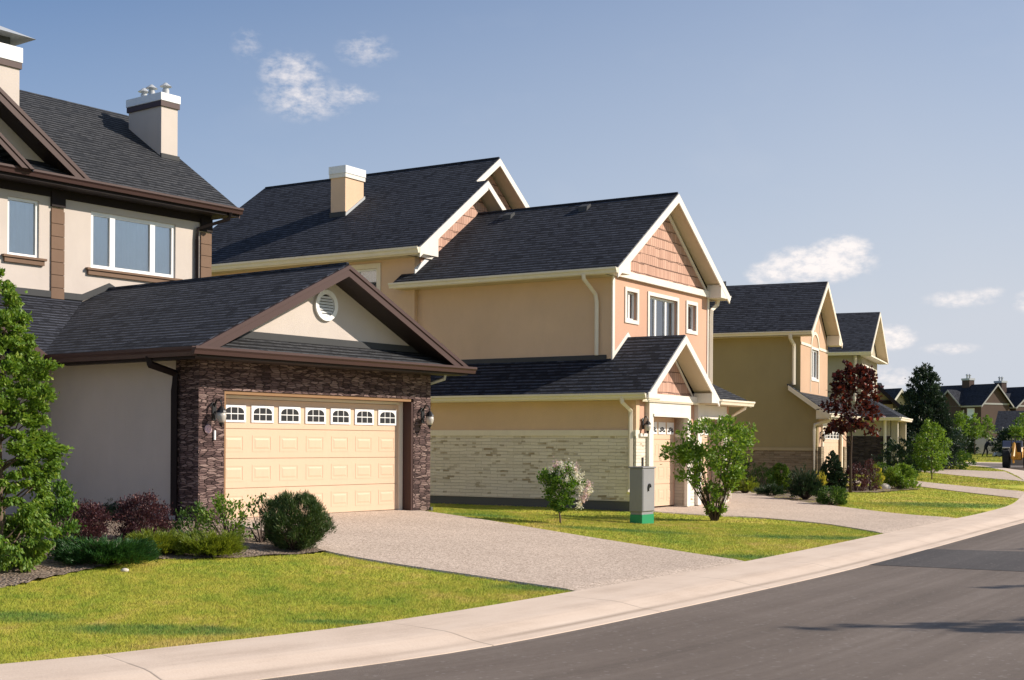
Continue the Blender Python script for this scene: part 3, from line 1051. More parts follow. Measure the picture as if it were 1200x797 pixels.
def lantern(parent, x, y, z, out=.16, k=1.0):
    """iron wall lantern with a scrolled bracket; hangs off a wall whose face is at y (outwards = -y)"""
    b = MB(); b.box(x - .04 * k, x + .04 * k, y - .018, y, z - .02 * k, z + .26 * k)
    b.tube([(x, y - .01, z + .20 * k), (x, y - out * .4, z + .30 * k), (x, y - out * .85, z + .29 * k), (x, y - out, z + .24 * k), (x, y - out, z + .18 * k)], [.016 * k, .014 * k, .013 * k, .012 * k, .010 * k], 8)
    b.tube([(x, y - .01, z + .08 * k), (x - .05 * k, y - out * .4, z + .0), (x - .09 * k, y - out * .5, z + .07 * k), (x - .05 * k, y - out * .5, z + .12 * k), (x - .03 * k, y - out * .45, z + .07 * k)], [.014 * k, .012 * k, .011 * k, .010 * k, .006 * k], 6)
    b.tube([(x, y - .01, z + .22 * k), (x - .06 * k, y - out * .3, z + .26 * k), (x - .12 * k, y - out * .3, z + .19 * k), (x - .08 * k, y - out * .3, z + .14 * k)], [.014 * k, .012 * k, .010 * k, .006 * k], 6)
    root = b.build('wall_lamp', 'iron_black', parent)
    MB().lathe([(.01 * k, .20 * k), (.035 * k, .185 * k), (.075 * k, .13 * k), (.085 * k, .105 * k), (.078 * k, .10 * k)], 10, (x, y - out, z)).build('lamp_cap', 'iron_black', root)
    MB().lathe([(.035 * k, -.06 * k), (.062 * k, -.02 * k), (.078 * k, .04 * k), (.072 * k, .10 * k), (.03 * k, .105 * k)], 12, (x, y - out, z)).build('lamp_shade', 'lamp_frost', root, smooth=True)
    MB().lathe([(.006 * k, -.13 * k), (.02 * k, -.10 * k), (.038 * k, -.075 * k), (.04 * k, -.06 * k)], 10, (x, y - out, z)).build('lamp_base', 'iron_black', root)
    return root


def sectional_door(parent, x0, x1, y, z0, z1, cols, rows, mat, glaze='arched', seed=0):
    """garage door: rows of raised panels, top row glazed"""
    mb = MB()
    mb.box(x0, x1, y + .015, y + .05, z0, z1)
    rh = (z1 - z0) / rows; cw = (x1 - x0) / cols
    for r in range(rows):
        mb.box(x0, x1, y, y + .0148, z0 + r * rh + .006, z0 + (r + 1) * rh - .006)
    for r in range(rows - 1):
        for c in range(cols):
            a0, a1 = x0 + c * cw + cw * .15, x0 + (c + 1) * cw - cw * .15
            b0, b1 = z0 + r * rh + rh * .22, z0 + (r + 1) * rh - rh * .22
            g = .028
            # bevelled moulding ring and raised field
            mb.prism([(a0, b0), (a1, b0), (a1 - g, b0 + g), (a0 + g, b0 + g)], 'y', y - .004, y - .0002)
            mb.prism([(a0, b1), (a1, b1), (a1 - g, b1 - g), (a0 + g, b1 - g)], 'y', y - .004, y - .0002)
            mb.prism([(a0, b0), (a0, b1), (a0 + g, b1 - g), (a0 + g, b0 + g)], 'y', y - .004, y - .0002)
            mb.prism([(a1, b0), (a1, b1), (a1 - g, b1 - g), (a1 - g, b0 + g)], 'y', y - .004, y - .0002)
            q = .055
            V = [(a0 + q, y - .0003, b0 + q), (a1 - q, y - .0003, b0 + q), (a1 - q, y - .0003, b1 - q), (a0 + q, y - .0003, b1 - q)]
            p2 = .085
            V += [(a0 + p2, y - .006, b0 + p2), (a1 - p2, y - .006, b0 + p2), (a1 - p2, y - .006, b1 - p2), (a0 + p2, y - .006, b1 - p2)]
            mb.add(V, [(0, 1, 5, 4), (1, 2, 6, 5), (2, 3, 7, 6), (3, 0, 4, 7), (4, 5, 6, 7)])
    door = mb.build('garage_door', mat, parent)
    r = rows - 1
    for c in range(cols):
        w = min(.56, cw * .82); h = .32
        xc = x0 + (c + .5) * cw; zc = z0 + (r + .5) * rh
        a0, a1, b0, b1 = xc - w / 2, xc + w / 2, zc - h / 2, zc + h / 2
        f = MB(); f.box(a0, a1, y - .02, y - .0005, b0, b1)
        wd = f.build('door_window', 'pvc_white', door, bevel=.006)
        g = MB()
        m_ = .055; gw = (w - 2 * m_ - .04) / 3
        if glaze == 'arched':
            gh = (h - .10) * .48
            for k in range(3):
                ax = a0 + m_ + k * (gw + .02)
                g.box(ax, ax + gw, y - .0235, y - .0205, b0 + .045, b0 + .045 + gh)
                zb = b0 + .045 + gh + .018; zt = zb + gh
                if k == 1:
                    g.box(ax, ax + gw, y - .0235, y - .0205, zb, zt)
                else:
                    P = [(ax, zb), (ax + gw, zb)]
                    n = 6
                    arc = []
                    for q in range(n + 1):
                        t = q / n * math.pi / 2
                        arc.append((ax + gw - gw * math.sin(t) if k == 0 else ax + gw * math.sin(t), zb + .01 + (gh - .01) * math.cos(t) * 1.0))
                    if k == 0:
                        P = [(ax + gw, zb)] + arc + [(ax, zb)]
                    else:
                        P = [(ax, zb)] + arc + [(ax + gw, zb)]
                    g.prism(P, 'y', y - .0235, y - .0205)
        else:
            n = 5
            for k in range(n):
                t0 = math.pi * (k + .12) / n; t1 = math.pi * (k + .88) / n
                rr = w / 2 - .03; ri = .05
                P = [(xc + ri * math.cos(t0), b0 + .05 + ri * math.sin(t0) * .8), (xc + rr * math.cos(t0), b0 + .05 + rr * math.sin(t0) * .8),
                     (xc + rr * math.cos(t1), b0 + .05 + rr * math.sin(t1) * .8), (xc + ri * math.cos(t1), b0 + .05 + ri * math.sin(t1) * .8)]
                g.prism(P, 'y', y - .0235, y - .0205)
        g.build('pane', 'dark_interior', wd)
    return door


# ------------------------------------------------------------------ house 1: white stucco, brown trim, dark stone garage
H1 = thing('house', 'white stucco house with brown trim and a dark stone garage front', 'house',
           (P1[0], P1[1], -.336 - 1.06), math.pi / 2 - A1)
S = .4856                     # garage roof slope
ze = 3.0
EX0, EX1, XR = -1.37, 5.97, 2.30
ZR = ze + S * (XR - EX0)
YF = -.85
# walls
MB().box(-.72, 5.3, .34, 6.45, -.1, 2.86).build('garage_wall', 'stucco_white', H1)
st = plate(MB(), 'x', -.28, -.001, -.8, 5.4, -.05, 2.84, holes=[(-.22, 4.86, -.05, 2.31)])
st.box(-.8, -.12, 0.0, .335, -.05, 2.84)
st.build('stone_facing', 'stone_dark', H1)
MB().box(-.10, 5.28, .07, .33, 2.32, 2.85).build('garage_header', 'stone_dark', H1)
MB().box(4.875, 5.38, .0, .335, -.02, 2.3).build('garage_jamb', 'trim_brown_dark', H1)
MB().box(5.38, 5.44, -.32, .5, -.25, .05).build('foundation', 'foundation', H1)
jb = MB(); jb.box(4.80, 4.858, -.27, .0, .0, 2.24); jb.build('jamb_board', 'trim_brown', H1)
cs = MB()
cs.box(-.218, -.17, -.262, .0, 0, 2.25); cs.box(-.218, 4.799, -.262, .0, 2.251, 2.306)
cs.build('door_casing', 'casing_ochre', H1)
cs = MB(); cs.box(-.165, -.10, -.04, .04, 0, 2.245); cs.box(4.69, 4.795, -.04, .04, 0, 2.245); cs.box(-.0995, 4.6895, -.04, .04, 2.19, 2.245)
cs.build('door_trim', 'trim_cream', H1)
sectional_door(H1, -.098, 4.688, -.0, .015, 2.185, 7, 4, 'door_cream')
# gable wall and pent roof in front of it
MB().prism([(-.6, 3.0), (5.2, 3.0), (5.2, 3.18), (XR, ZR - .16), (-.6, 3.18)], 'y', -.27, .2).build('gable_wall', 'stucco_white', H1)
pz = lambda y: ze + .49 * (y - YF)
roof_slab(H1, [(EX0 + .02, YF, ze), (EX1 - .02, YF, ze), (5.3, -.275, pz(-.275)), (-.7, -.275, pz(-.275))], 'shingles_lit_and_grey', name='pent_roof')
MB().box(-.4, 5.0, -.297, -.272, 3.24, 3.40).build('flashing', 'flashing_grey', H1)
# vent
vt = MB(); n = 28
for k in range(n):
    t0 = 2 * math.pi * k / n; t1 = 2 * math.pi * (k + 1) / n
    cx, cz = 2.28, 4.03; ro, ri = .30, .215
    vt.prism([(cx + ri * math.cos(t0), cz + ri * math.sin(t0)), (cx + ro * math.cos(t0), cz + ro * math.sin(t0)), (cx + ro * math.cos(t1), cz + ro * math.sin(t1)), (cx + ri * math.cos(t1), cz + ri * math.sin(t1))], 'y', -.325, -.271)
vent = vt.build('gable_vent', 'pvc_white', H1)
sl = MB()
for k in range(7):
    z = 4.03 - .17 + k * .056; hw = math.sqrt(max(.0, .213 ** 2 - (z - 4.03) ** 2))
    sl.prism([(-.275, z - .02), (-.308, z - .034), (-.308, z - .026), (-.275, z + .012)], 'x', 2.28 - hw, 2.28 + hw)
sl.build('louvre', 'pvc_white', vent)
MB().lathe([(.214, 0), (.214, .004)], 24).build('vent_back', 'dark_interior', vent).matrix_local = Matrix.Translation((2.28, -.2705, 4.03)) @ Matrix.Rotation(R(90), 4, 'X')
# roof slopes
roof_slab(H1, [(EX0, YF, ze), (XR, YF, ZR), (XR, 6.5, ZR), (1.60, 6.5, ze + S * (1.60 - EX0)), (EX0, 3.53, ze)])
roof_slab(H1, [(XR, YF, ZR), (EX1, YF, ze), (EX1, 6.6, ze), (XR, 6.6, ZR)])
MB().tube([(XR, YF + .01, ZR + .0), (XR, 6.48, ZR + .0)], .045, 6).build('ridge_cap', 'shingles', H1)
rake(H1, EX0, ze, XR, ZR, YF - .035, 'bargeboard', 'trim_brown', .215, lip='trim_brown', flat=True)
rake(H1, EX1, ze, XR, ZR, YF - .035, 'bargeboard', 'trim_brown', .215, lip='trim_brown', flat=True)
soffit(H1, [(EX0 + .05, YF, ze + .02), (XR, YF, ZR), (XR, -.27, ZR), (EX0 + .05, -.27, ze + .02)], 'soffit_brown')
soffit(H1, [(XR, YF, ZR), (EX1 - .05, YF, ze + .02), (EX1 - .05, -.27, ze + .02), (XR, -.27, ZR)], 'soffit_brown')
gutter(H1, 'x', (EX0 - .09, EX1 + .1), 0, YF - .04, ze + .0, 'trim_brown', .13, .11)
gutter(H1, 'y', (YF - .04, 3.5), EX0 + .02, 0, ze - .005, 'trim_brown', .15, .11)
MB().box(EX0 + .03, EX1 - .03, YF + .0, -.29, 2.83, 2.855).build('eave_soffit', 'soffit_brown', H1)
MB().box(EX0 + .03, -.81, -.285, 3.5, 2.83, 2.855).build('eave_soffit', 'soffit_brown', H1)
downspout(H1, [(EX0 + .0, .36, 2.88), (EX0 + .02, .36, 2.74), (-.84, .30, 2.60), (-.86, .30, 2.3), (-.86, .30, .1)], 'trim_brown_dark', .12)
downspout(H1, [(5.62, YF + .35, 2.88), (5.61, YF + .36, 2.76), (5.47, .05, 2.60), (5.46, .16, 2.3), (5.46, .16, .1)], 'metal_grey', .07)
# entry pent roof and little entry gable
pe = lambda y: ze + .49 * (y - 3.5)
roof_slab(H1, [(EX0 + .03, 3.5, ze), (1.62, 6.5, pe(6.5)), (-9, 6.5, pe(6.5)), (-9, 3.5, ze)], 'shingles')
XG, GH = -3.55, 2.18; ZG = ze + .66 * GH
roof_slab(H1, [(XG, 3.3, ZG), (XG + GH, 3.3, ze), (XG + GH, 3.9, ze), (XG, 6.4, ZG)])
roof_slab(H1, [(XG, 3.3, ZG), (XG - GH, 3.3, ze), (XG - GH, 3.9, ze), (XG, 6.4, ZG)])
for s in (1, -1):
    rake(H1, XG + s * GH, ze, XG, ZG, 3.27, 'bargeboard', 'trim_brown', .2)
MB().prism([(XG - GH + .3, ze - .1), (XG + GH - .3, ze - .1), (XG, ZG - .25)], 'y', 3.7, 3.9).build('gable_wall', 'stucco_white', H1)
MB().box(-9, -.73, 4.2, 4.5, -.1, 2.85).build('entry_wall', 'stucco_white', H1)
gutter(H1, 'x', (-9, XG - GH - .1), 0, 3.48, ze, 'trim_brown', .13, .11)
# upper storey
XU1, YU = 5.18, 6.5
wu = [(1.83, 4.15, 5.21, 6.47), (-.20, .54, 5.27, 6.49), (-5.4, -3.4, 5.2, 6.5)]
plate(MB(), 'x', YU, YU + .25, -9.5, XU1, 0, 6.86, holes=wu).build('upper_wall', 'stucco_white', H1)
MB().box(XU1 - .2, XU1, YU + .251, 14.1, 0, 6.86).build('upper_wall', 'stucco_white', H1)
window(H1, 'front', YU, 1.83, 4.15, 5.21, 6.47, mull=(2.42, 3.52), fr_w=.085, sill='quoin_brown')
window(H1, 'front', YU, -.20, .54, 5.27, 6.49, fr_w=.06, sill='quoin_brown', curtain='curtain')
window(H1, 'front', YU, -5.4, -3.4, 5.2, 6.5, mull=(-4.4,), sill='quoin_brown')
for x0 in (.82, XU1 - .30):
    q = MB(); z = pe(6.5) - .02 if x0 < 3 else 4.35
    z = 4.42 if x0 < 3 else 4.2
    while z < 6.3:
        q.box(x0, x0 + .32, YU - .035, YU + .0, z, z + .262); z += .275
    q.box(x0 + .012, x0 + .308, YU - .02, YU + .001, 4.2, 6.4)
    q.build('quoin', 'quoin_brown', H1)
    MB().box(x0 - .01, x0 + .33, YU - .06, YU, 6.42, 6.74).build('quoin_cap', 'trim_brown_dark', H1)
SU = .67; ZEU = 7.0; YE = 6.0; YRU = YE + 4.27; ZRU = ZEU + SU * (YRU - YE); XE = 5.67
roof_slab(H1, [(-11, YE, ZEU), (XE, YE, ZEU), (XE, YRU, ZRU), (-11, YRU, ZRU)], 'shingles_lit_and_grey')
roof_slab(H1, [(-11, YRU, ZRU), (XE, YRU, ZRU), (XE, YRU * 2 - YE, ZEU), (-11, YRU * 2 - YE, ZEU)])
MB().prism([(YE, ZEU - .02), (YRU, ZRU - .02), (2 * YRU - YE, ZEU - .02), (2 * YRU - YE, ZEU - .22), (YRU, ZRU - .22), (YE, ZEU - .22)], 'x', XE - .03, XE).build('bargeboard', 'trim_brown', H1)
MB().prism([(YU, 6.86), (YU, 7.15), (YRU, ZRU - .1), (14.05, 7.1), (14.05, 6.86)], 'x', XU1 - .2, XU1 - .01).build('end_gable', 'stucco_white', H1)
MB().box(-11, XE - .04, YE + .01, YU - .001, 6.80, 6.825).build('eave_soffit', 'soffit_brown', H1)
MB().box(-9.5, XU1 + .02, YU - .03, YU - .0005, 6.62, 6.80).build('frieze_board', 'trim_brown_dark', H1)
MB().box(-11, XE - .04, YE + .004, YE + .009, 6.80, 6.95).build('fascia', 'trim_brown_dark', H1)
MB().box(XU1 + .001, XE - .035, YE + .01, 14.2, 6.826, 6.94).build('eave_box', 'trim_brown_dark', H1)
MB().box(EX0 + .03, EX1 - .03, YF - .0, YF + .005, 2.856, 2.945).build('fascia', 'trim_brown_dark', H1)
MB().box(EX0 + .021, EX0 + .028, YF + .02, 3.5, 2.80, 2.945).build('fascia', 'trim_brown_dark', H1)
gutter(H1, 'x', (-11, XE + .02), 0, YE - .0, ZEU + .005, 'trim_brown', .14, .12)
downspout(H1, [(5.35, YE - .05, 6.88), (5.33, YE, 6.72), (4.76, YU - .06, 6.45), (4.74, YU - .06, 6.2), (4.74, YU - .06, 4.5)], 'trim_brown_dark')
# flashing against the upper wall
fl = MB(); fl.prism([(-4, pe(6.5) - .0), (1.62, pe(6.5) - .0), (XR, ZR + .0), (XR + .9, ZR - .4), (XR + .9, ZR - .25), (XR, ZR + .14), (1.60, pe(6.5) + .14), (-4, pe(6.5) + .14)], 'y', YU - .03, YU - .002)
fl.build('flashing', 'flashing_grey', H1)
# cross gables on the upper roof
XB, HB, SB = -2.45, 3.88, .71
ZB = ZEU + SB * HB
roof_slab(H1, [(XB, YE - .03, ZB), (XB + HB, YE - .03, ZEU), (XB + HB, YE + .1, ZEU), (XB, YE + 4.2, ZB)])
roof_slab(H1, [(XB, YE - .03, ZB), (XB - HB, YE - .03, ZEU), (XB - HB, YE + .1, ZEU), (XB, YE + 4.2, ZB)])
for s in (1, -1):
    rake(H1, XB + s * HB, ZEU + .02, XB, ZB, YE - .07, 'bargeboard', 'trim_brown', .26, lip='trim_brown', flat=True)
    soffit(H1, [(XB, YE, ZB), (XB + s * (HB - .1), YE, ZEU + .07), (XB + s * (HB - .1), YU, ZEU + .07), (XB, YU, ZB)][::s], 'soffit_brown', .2)
MB().prism([(XB - HB + .3, ZEU), (XB + HB - .3, ZEU), (XB, ZB - .15)], 'y', YU - .01, YU + .1).build('gable_wall', 'stucco_white', H1)
roof_slab(H1, [(XB - HB + .2, YE, ZEU + .005), (XB + HB - .2, YE, ZEU + .005), (XB + HB - .5, YU - .012, ZEU + .33), (XB - HB + .5, YU - .012, ZEU + .33)], 'shingles_lit_and_grey', .04, 'pent_roof')
HS = 2.42; ZS2 = ZEU + .78 * HS
for s in (1, -1):
    rake(H1, XB + s * HS, ZEU + .0, XB, ZS2, YE - .19, 'bargeboard', 'trim_brown', .22, lip='trim_brown', flat=True)
    roof_slab(H1, [(XB, YE - .16, ZS2 - .01), (XB + s * HS, YE - .16, ZEU - .01), (XB + s * HS, YU - .02, ZEU - .01), (XB, YU - .02, ZS2 - .01)][::s])
MB().prism([(XB - HS + .25, ZEU), (XB + HS - .25, ZEU), (XB, ZS2 - .2)], 'y', YU - .14, YU - .02).build('gable_wall', 'stucco_white', H1)


def chimney(parent, x0, x1, y0, y1, zb, zt, wall, capm, trim, cap_h=.2, trim_h=.12, flues=0, metal='metal_grey', over=.055):
    root = MB().box(x0, x1, y0, y1, zb, zt - cap_h - trim_h).build('chimney', wall, parent)
    MB().box(x0 - over * .7, x1 + over * .7, y0 - over * .7, y1 + over * .7, zt - cap_h - trim_h, zt - cap_h - .002).build('chimney_trim', trim, root)
    MB().box(x0 - over, x1 + over, y0 - over, y1 + over, zt - cap_h, zt).build('chimney_cap', capm, root, bevel=.01)
    for k in range(flues):
        t = (k + .5) / flues
        x, y = (x0 + x1) / 2 + .05 * (-1) ** k, y0 + (y1 - y0) * t
        f = MB().lathe([(.085, 0), (.085, .16), (.07, .17), (.07, .22), (.15, .235), (.13, .25), (.03, .33), (.01, .335)], 14, (x, y, zt + .0))
        f.build('flue', metal, root, smooth=False)
    return root


chimney(H1, 5.0, 5.5, 8.12, 9.40, 7.3, 10.0, 'stucco_white', 'metal_white', 'trim_brown', .2, .13, 3)
fl = MB(); fl.box(4.97, 5.53, 8.07, 8.119, 8.36, 8.50); fl.build('flashing', 'flashing_grey', H1)
c1 = chimney(H1, -.95, .70, 7.5, 8.7, 7.3, 9.95, 'stucco_white', 'metal_white', 'trim_brown', .33, .13, 0)
hd = MB(); hd.box(-.78, .55, 7.62, 8.58, 9.951, 10.22)
hd.build('chimney_throat', 'flashing_grey', c1)
hd = MB(); hd.add([(-1.2, 7.27, 10.16), (.96, 7.27, 10.16), (.96, 8.95, 10.16), (-1.2, 8.95, 10.16), (-.5, 7.95, 10.50), (.2, 7.95, 10.50), (.2, 8.3, 10.50), (-.5, 8.3, 10.50)],
                 [(0, 1, 2, 3), (4, 5, 6, 7), (0, 1, 5, 4), (1, 2, 6, 5), (2, 3, 7, 6), (3, 0, 4, 7)])
hd.build('chimney_hood', 'metal_grey', c1)
# fittings by the garage door
lantern(H1, -.46, -.28, 1.80, .20, 1.12)
lantern(H1, 5.14, -.28, 1.84, .20, 1.12)
MB().lathe([(.075, 0), (.08, .02), (.06, .03), (.03, .022), (.02, .03)], 16).build('door_camera', 'petal_pink', H1).matrix_local = Matrix.Translation((-.60, -.281, 1.62)) @ Matrix.Rotation(R(90), 4, 'X')
MB().box(-.475, -.435, -.315, -.281, 1.43, 1.60).build('keypad', 'pvc_white', H1, bevel=.006)


# ------------------------------------------------------------------ house 2: tan, shakes in the gables, pale stone base
H2 = thing('house', 'tan house with shingled gables, cream trim and a pale stone garage wall', 'house',
           (P2[0], P2[1], -1.63), math.pi / 2 - A2)
s2 = .70
# lower garage body
MB().box(0, .2, .0, 12, .21, 1.83).build('stone_base', 'stone_light', H2)
MB().box(.025, .22, .05, 12, -.3, .209).build('foundation', 'foundation', H2)
MB().box(-.03, .2, -.0, 12, 1.831, 1.98).build('band_course', 'trim_cream', H2)
MB().box(.012, .2, .012, 12, 1.981, 2.74).build('garage_side_wall', 'stucco_tan', H2)
gholes = [(.80, 2.86, -.1, 2.36), (3.78, 5.30, -.1, 2.36)]
plate(MB(), 'x', .03, .30, .2, 5.9, 1.90, 2.74, holes=gholes).build('garage_front_wall', 'stucco_peach_sunlit', H2)
plate(MB(), 'x', .0, .30, .2, 5.9, -.2, 1.82, holes=gholes).build('stone_front', 'stone_light', H2)
mb_ = MB(); mb_.box(.15, .56, -.05, -.001, 1.82, 1.90); mb_.build('stone_cap', 'trim_white', H2)
MB().box(5.7, 5.9, .301, 12, -.3, 2.74).build('garage_far_wall', 'stucco_tan', H2)
for (a, b) in ((.80, 2.86), (3.78, 5.30)):
    cs = MB()
    cs.box(a - .24, a, -.085, .29, 0, 2.36); cs.box(b, b + .2, -.085, .29, 0, 2.36); cs.box(a - .24, b + .2, -.085, .29, 2.361, 2.70)
    cs.box(a - .02, b + .02, -.115, -.086, 2.33, 2.40)
    cs.build('door_casing', 'trim_white', H2)
    MB().box(b - .001, b + .06, .291, .38, 0, 2.36).build('door_jamb', 'stucco_peach_sunlit', H2)
    MB().box(a - .06, a + .001, .291, .38, 0, 2.36).build('door_jamb', 'stucco_peach_sunlit', H2)
    MB().box(a, b, .30, .65, 2.36, 2.5).build('door_lintel', 'stucco_peach_sunlit', H2)
    sectional_door(H2, a, b, .31, .015, 2.34, 4 if b < 3 else 3, 4, 'door_cream', 'fan')
E2 = dict(x0=-.45, xr=1.72, x1=3.89, z=2.88)
zr2 = E2['z'] + s2 * 2.17 + .04
roof_slab(H2, [(-.45, -.52, 2.88), (1.72, -.52, zr2), (1.72, 1.14, zr2), (.87, 1.14, 2.88 + (zr2 - 2.88) * 1.32 / 2.17), (.87, 12, 2.88 + (zr2 - 2.88) * 1.32 / 2.17), (-.45, 12, 2.88)])
roof_slab(H2, [(1.72, -.52, zr2), (3.89, -.52, 2.88), (3.89, 1.14, 2.88), (1.72, 1.14, zr2)])
rake(H2, -.42, 2.88, 1.72, zr2, -.555, 'bargeboard', 'trim_white', .21)
rake(H2, 3.89, 2.88, 1.72, zr2, -.555, 'bargeboard', 'trim_white', .21)
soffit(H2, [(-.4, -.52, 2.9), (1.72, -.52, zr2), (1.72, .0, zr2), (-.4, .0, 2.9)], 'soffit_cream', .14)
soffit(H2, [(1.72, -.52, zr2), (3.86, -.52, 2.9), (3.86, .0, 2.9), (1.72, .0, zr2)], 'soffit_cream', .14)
MB().prism([(.1, 2.9), (3.34, 2.9), (1.72, zr2 - .18)], 'y', .0, .15).build('gable_shakes', 'shakes', H2)
for s in (1, -1):
    MB().prism([(1.72 + s * 1.72, 2.86), (1.72 + s * 1.62, 2.86), (1.72, zr2 - .25), (1.72, zr2 - .14)], 'y', -.02, -.001).build('gable_moulding', 'trim_white', H2)
MB().box(-.0, 3.50, -.13, -.0005, 2.74, 2.90).build('gable_fascia', 'trim_white', H2)
for x in (-.20, 3.62):
    MB().prism([(x - .24, 2.74), (x + .24, 2.74), (x + .24, 2.9 + (.1 if x < 1 else -.02)), (x - .24, 2.9 - (.02 if x < 1 else -.1))], 'y', -.552, -.02).build('cornice_return', 'trim_white', H2)
gutter(H2, 'y', (-.5, 12), -.44, 0, 2.875, 'gutter_cream', .13, .11)
gutter(H2, 'x', (3.9, 6.27), 0, -.52, 2.845, 'gutter_cream', .13, .11)
gutter(H2, 'x', (-.52, .12), 0, -.55, 2.76, 'gutter_cream', .07, .05)
gutter(H2, 'x', (.1, 3.9), 0, -.10, 2.74, 'gutter_cream', .05, .04)
MB().box(-.42, -.001, .02, 12, 2.72, 2.74).build('eave_soffit', 'soffit_cream', H2)
MB().box(3.5, 6.2, -.5, -.001, 2.71, 2.738).build('eave_soffit', 'soffit_cream', H2)
roof_slab(H2, [(3.75, -.52, 2.84), (6.25, -.52, 2.84), (6.25, 1.14, 3.60), (3.3, 1.14, 3.60)], 'shingles_lit_and_grey', name='pent_roof')
MB().prism([(-.52, 2.82), (1.14, 3.58), (1.14, 3.40), (-.52, 2.68)], 'x', 6.22, 6.25).build('bargeboard', 'trim_white', H2)
downspout(H2, [(-.48, .16, 2.78), (-.47, .16, 2.66), (-.06, .13, 2.46), (-.055, .13, 2.3), (-.055, .13, .52), (-.16, .13, .42)], 'trim_cream', .10)
downspout(H2, [(5.95, -.5, 2.8), (5.9, -.45, 2.65), (5.82, -.05, 2.4), (5.82, -.05, .1)], 'trim_cream')
lantern(H2, .36, -.0, 2.02, .14)
MB().box(.30, .38, -.02, -.002, 1.02, 1.30).build('house_number_plate', 'iron_black', H2)
# upper front block
ZE2 = 6.08; XL, XRR, XC = .24, 7.46, 3.85; ZP = ZE2 + .676 * (XC - XL)
wh = [(1.64, 2.25, 4.91, 5.65), (2.99, 4.77, 3.7, 5.66), (5.47, 6.06, 4.91, 5.65)]
plate(MB(), 'x', 1.135, 1.39, .885, 6.94, 2.9, 5.96, holes=wh).build('front_wall', 'stucco_peach_sunlit', H2)
MB().box(.87, 1.07, 1.142, 7.3, 2.9, 5.96).build('side_wall', 'stucco_tan', H2)
MB().box(6.74, 6.94, 1.391, 7.3, 0, 5.96).build('far_side_wall', 'stucco_tan', H2)
MB().box(.83, .95, 1.105, 1.139, 3.78, 5.955).build('corner_board', 'trim_white', H2)
MB().box(6.86, 6.98, 1.105, 1.139, 3.4, 5.955).build('corner_board', 'trim_white', H2)
window(H2, 'front', 1.14, 1.64, 2.25, 4.91, 5.65, trim='trim_white', curtain='curtain_light', mull=(1.95,), fr_w=.045, rec=.12)
window(H2, 'front', 1.14, 2.99, 4.77, 3.7, 5.66, trim='trim_white', curtain='curtain_light', mull=(3.55, 4.2), fr_w=.06, rec=.12)
window(H2, 'front', 1.14, 5.47, 6.06, 4.91, 5.65, trim='trim_white', curtain='curtain_light', fr_w=.045, rec=.12)
MB().box(.82, 7.0, 1.03, 1.139, 5.961, 6.14).build('gable_fascia', 'trim_white', H2)
MB().prism([(1.0, 6.141), (6.7, 6.141), (XC, ZP - .2)], 'y', 1.14, 1.3).build('gable_shakes', 'shakes', H2)
for s in (1, -1):
    MB().prism([(XC + s * 3.0, 6.14), (XC + s * 2.86, 6.14), (XC, ZP - .36), (XC, ZP - .22)], 'y', 1.10, 1.139).build('gable_moulding', 'trim_white', H2)
YG = .69
roof_slab(H2, [(XL, YG, ZE2), (XC, YG, ZP), (XC, 7.32, ZP), (.7, 7.32, ZE2 + .676 * .46), (.7, 7.75, ZE2 + .676 * .46), (XL, 7.75, ZE2)])
roof_slab(H2, [(XC, YG, ZP), (XRR, YG, ZE2), (XRR, 7.32, ZE2), (XC, 7.32, ZP)])
MB().tube([(XC, YG + .01, ZP), (XC, 7.3, ZP)], .04, 6).build('ridge_cap', 'shingles', H2)
rake(H2, XL + .02, ZE2, XC, ZP, YG - .035, 'bargeboard', 'trim_white', .24)
rake(H2, XRR, ZE2, XC, ZP, YG - .035, 'bargeboard', 'trim_white', .24)
soffit(H2, [(XL + .05, YG, ZE2 + .03), (XC, YG, ZP), (XC, 1.14, ZP), (XL + .05, 1.14, ZE2 + .03)], 'soffit_cream', .16)
soffit(H2, [(XC, YG, ZP), (XRR - .03, YG, ZE2 + .03), (XRR - .03, 1.14, ZE2 + .03), (XC, 1.14, ZP)], 'soffit_cream', .16)
MB().prism([(XL + .02, 5.96), (.95, 5.96), (.95, 6.36), (XL + .02, 5.98 + .07)], 'y', YG - .03, 1.10).build('cornice_return', 'trim_white', H2)
MB().prism([(XRR - .0, 5.94), (6.8, 5.94), (6.8, 6.32), (XRR, 6.04)], 'y', YG - .03, 1.10).build('cornice_return', 'trim_white', H2)
gutter(H2, 'y', (YG - .03, 7.8), XL + .01, 0, ZE2 + .0, 'gutter_cream', .14, .12)
gutter(H2, 'y', (YG - .03, 7.8), XRR - .01, 0, ZE2 - .02, 'trim_white', .14, .12, sgn=1)
MB().box(XL + .02, .869, 1.14, 7.7, 5.93, 5.955).build('eave_soffit', 'soffit_cream', H2)
downspout(H2, [(XL - .05, 1.62, 5.96), (XL - .03, 1.62, 5.84), (.76, 1.58, 5.5), (.80, 1.56, 5.3), (.80, 1.56, 3.92)], 'trim_cream', .10)
downspout(H2, [(XRR - .1, 1.0, 5.95), (7.3, 1.0, 5.78), (7.03, 1.07, 5.6), (7.02, 1.08, 5.4), (7.02, 1.08, 3.2)], 'trim_cream', .12)
MB().box(.845, .869, 1.3, 12, 3.76, 3.93).build('flashing', 'flashing_grey', H2)
fl = MB(); fl.prism([(.84, 3.80), (1.72, zr2 + .01), (2.5, zr2 - .54), (2.5, zr2 - .44), (1.72, zr2 + .13), (.84, 3.93)], 'y', 1.112, 1.138); fl.build('flashing', 'trim_white', H2)
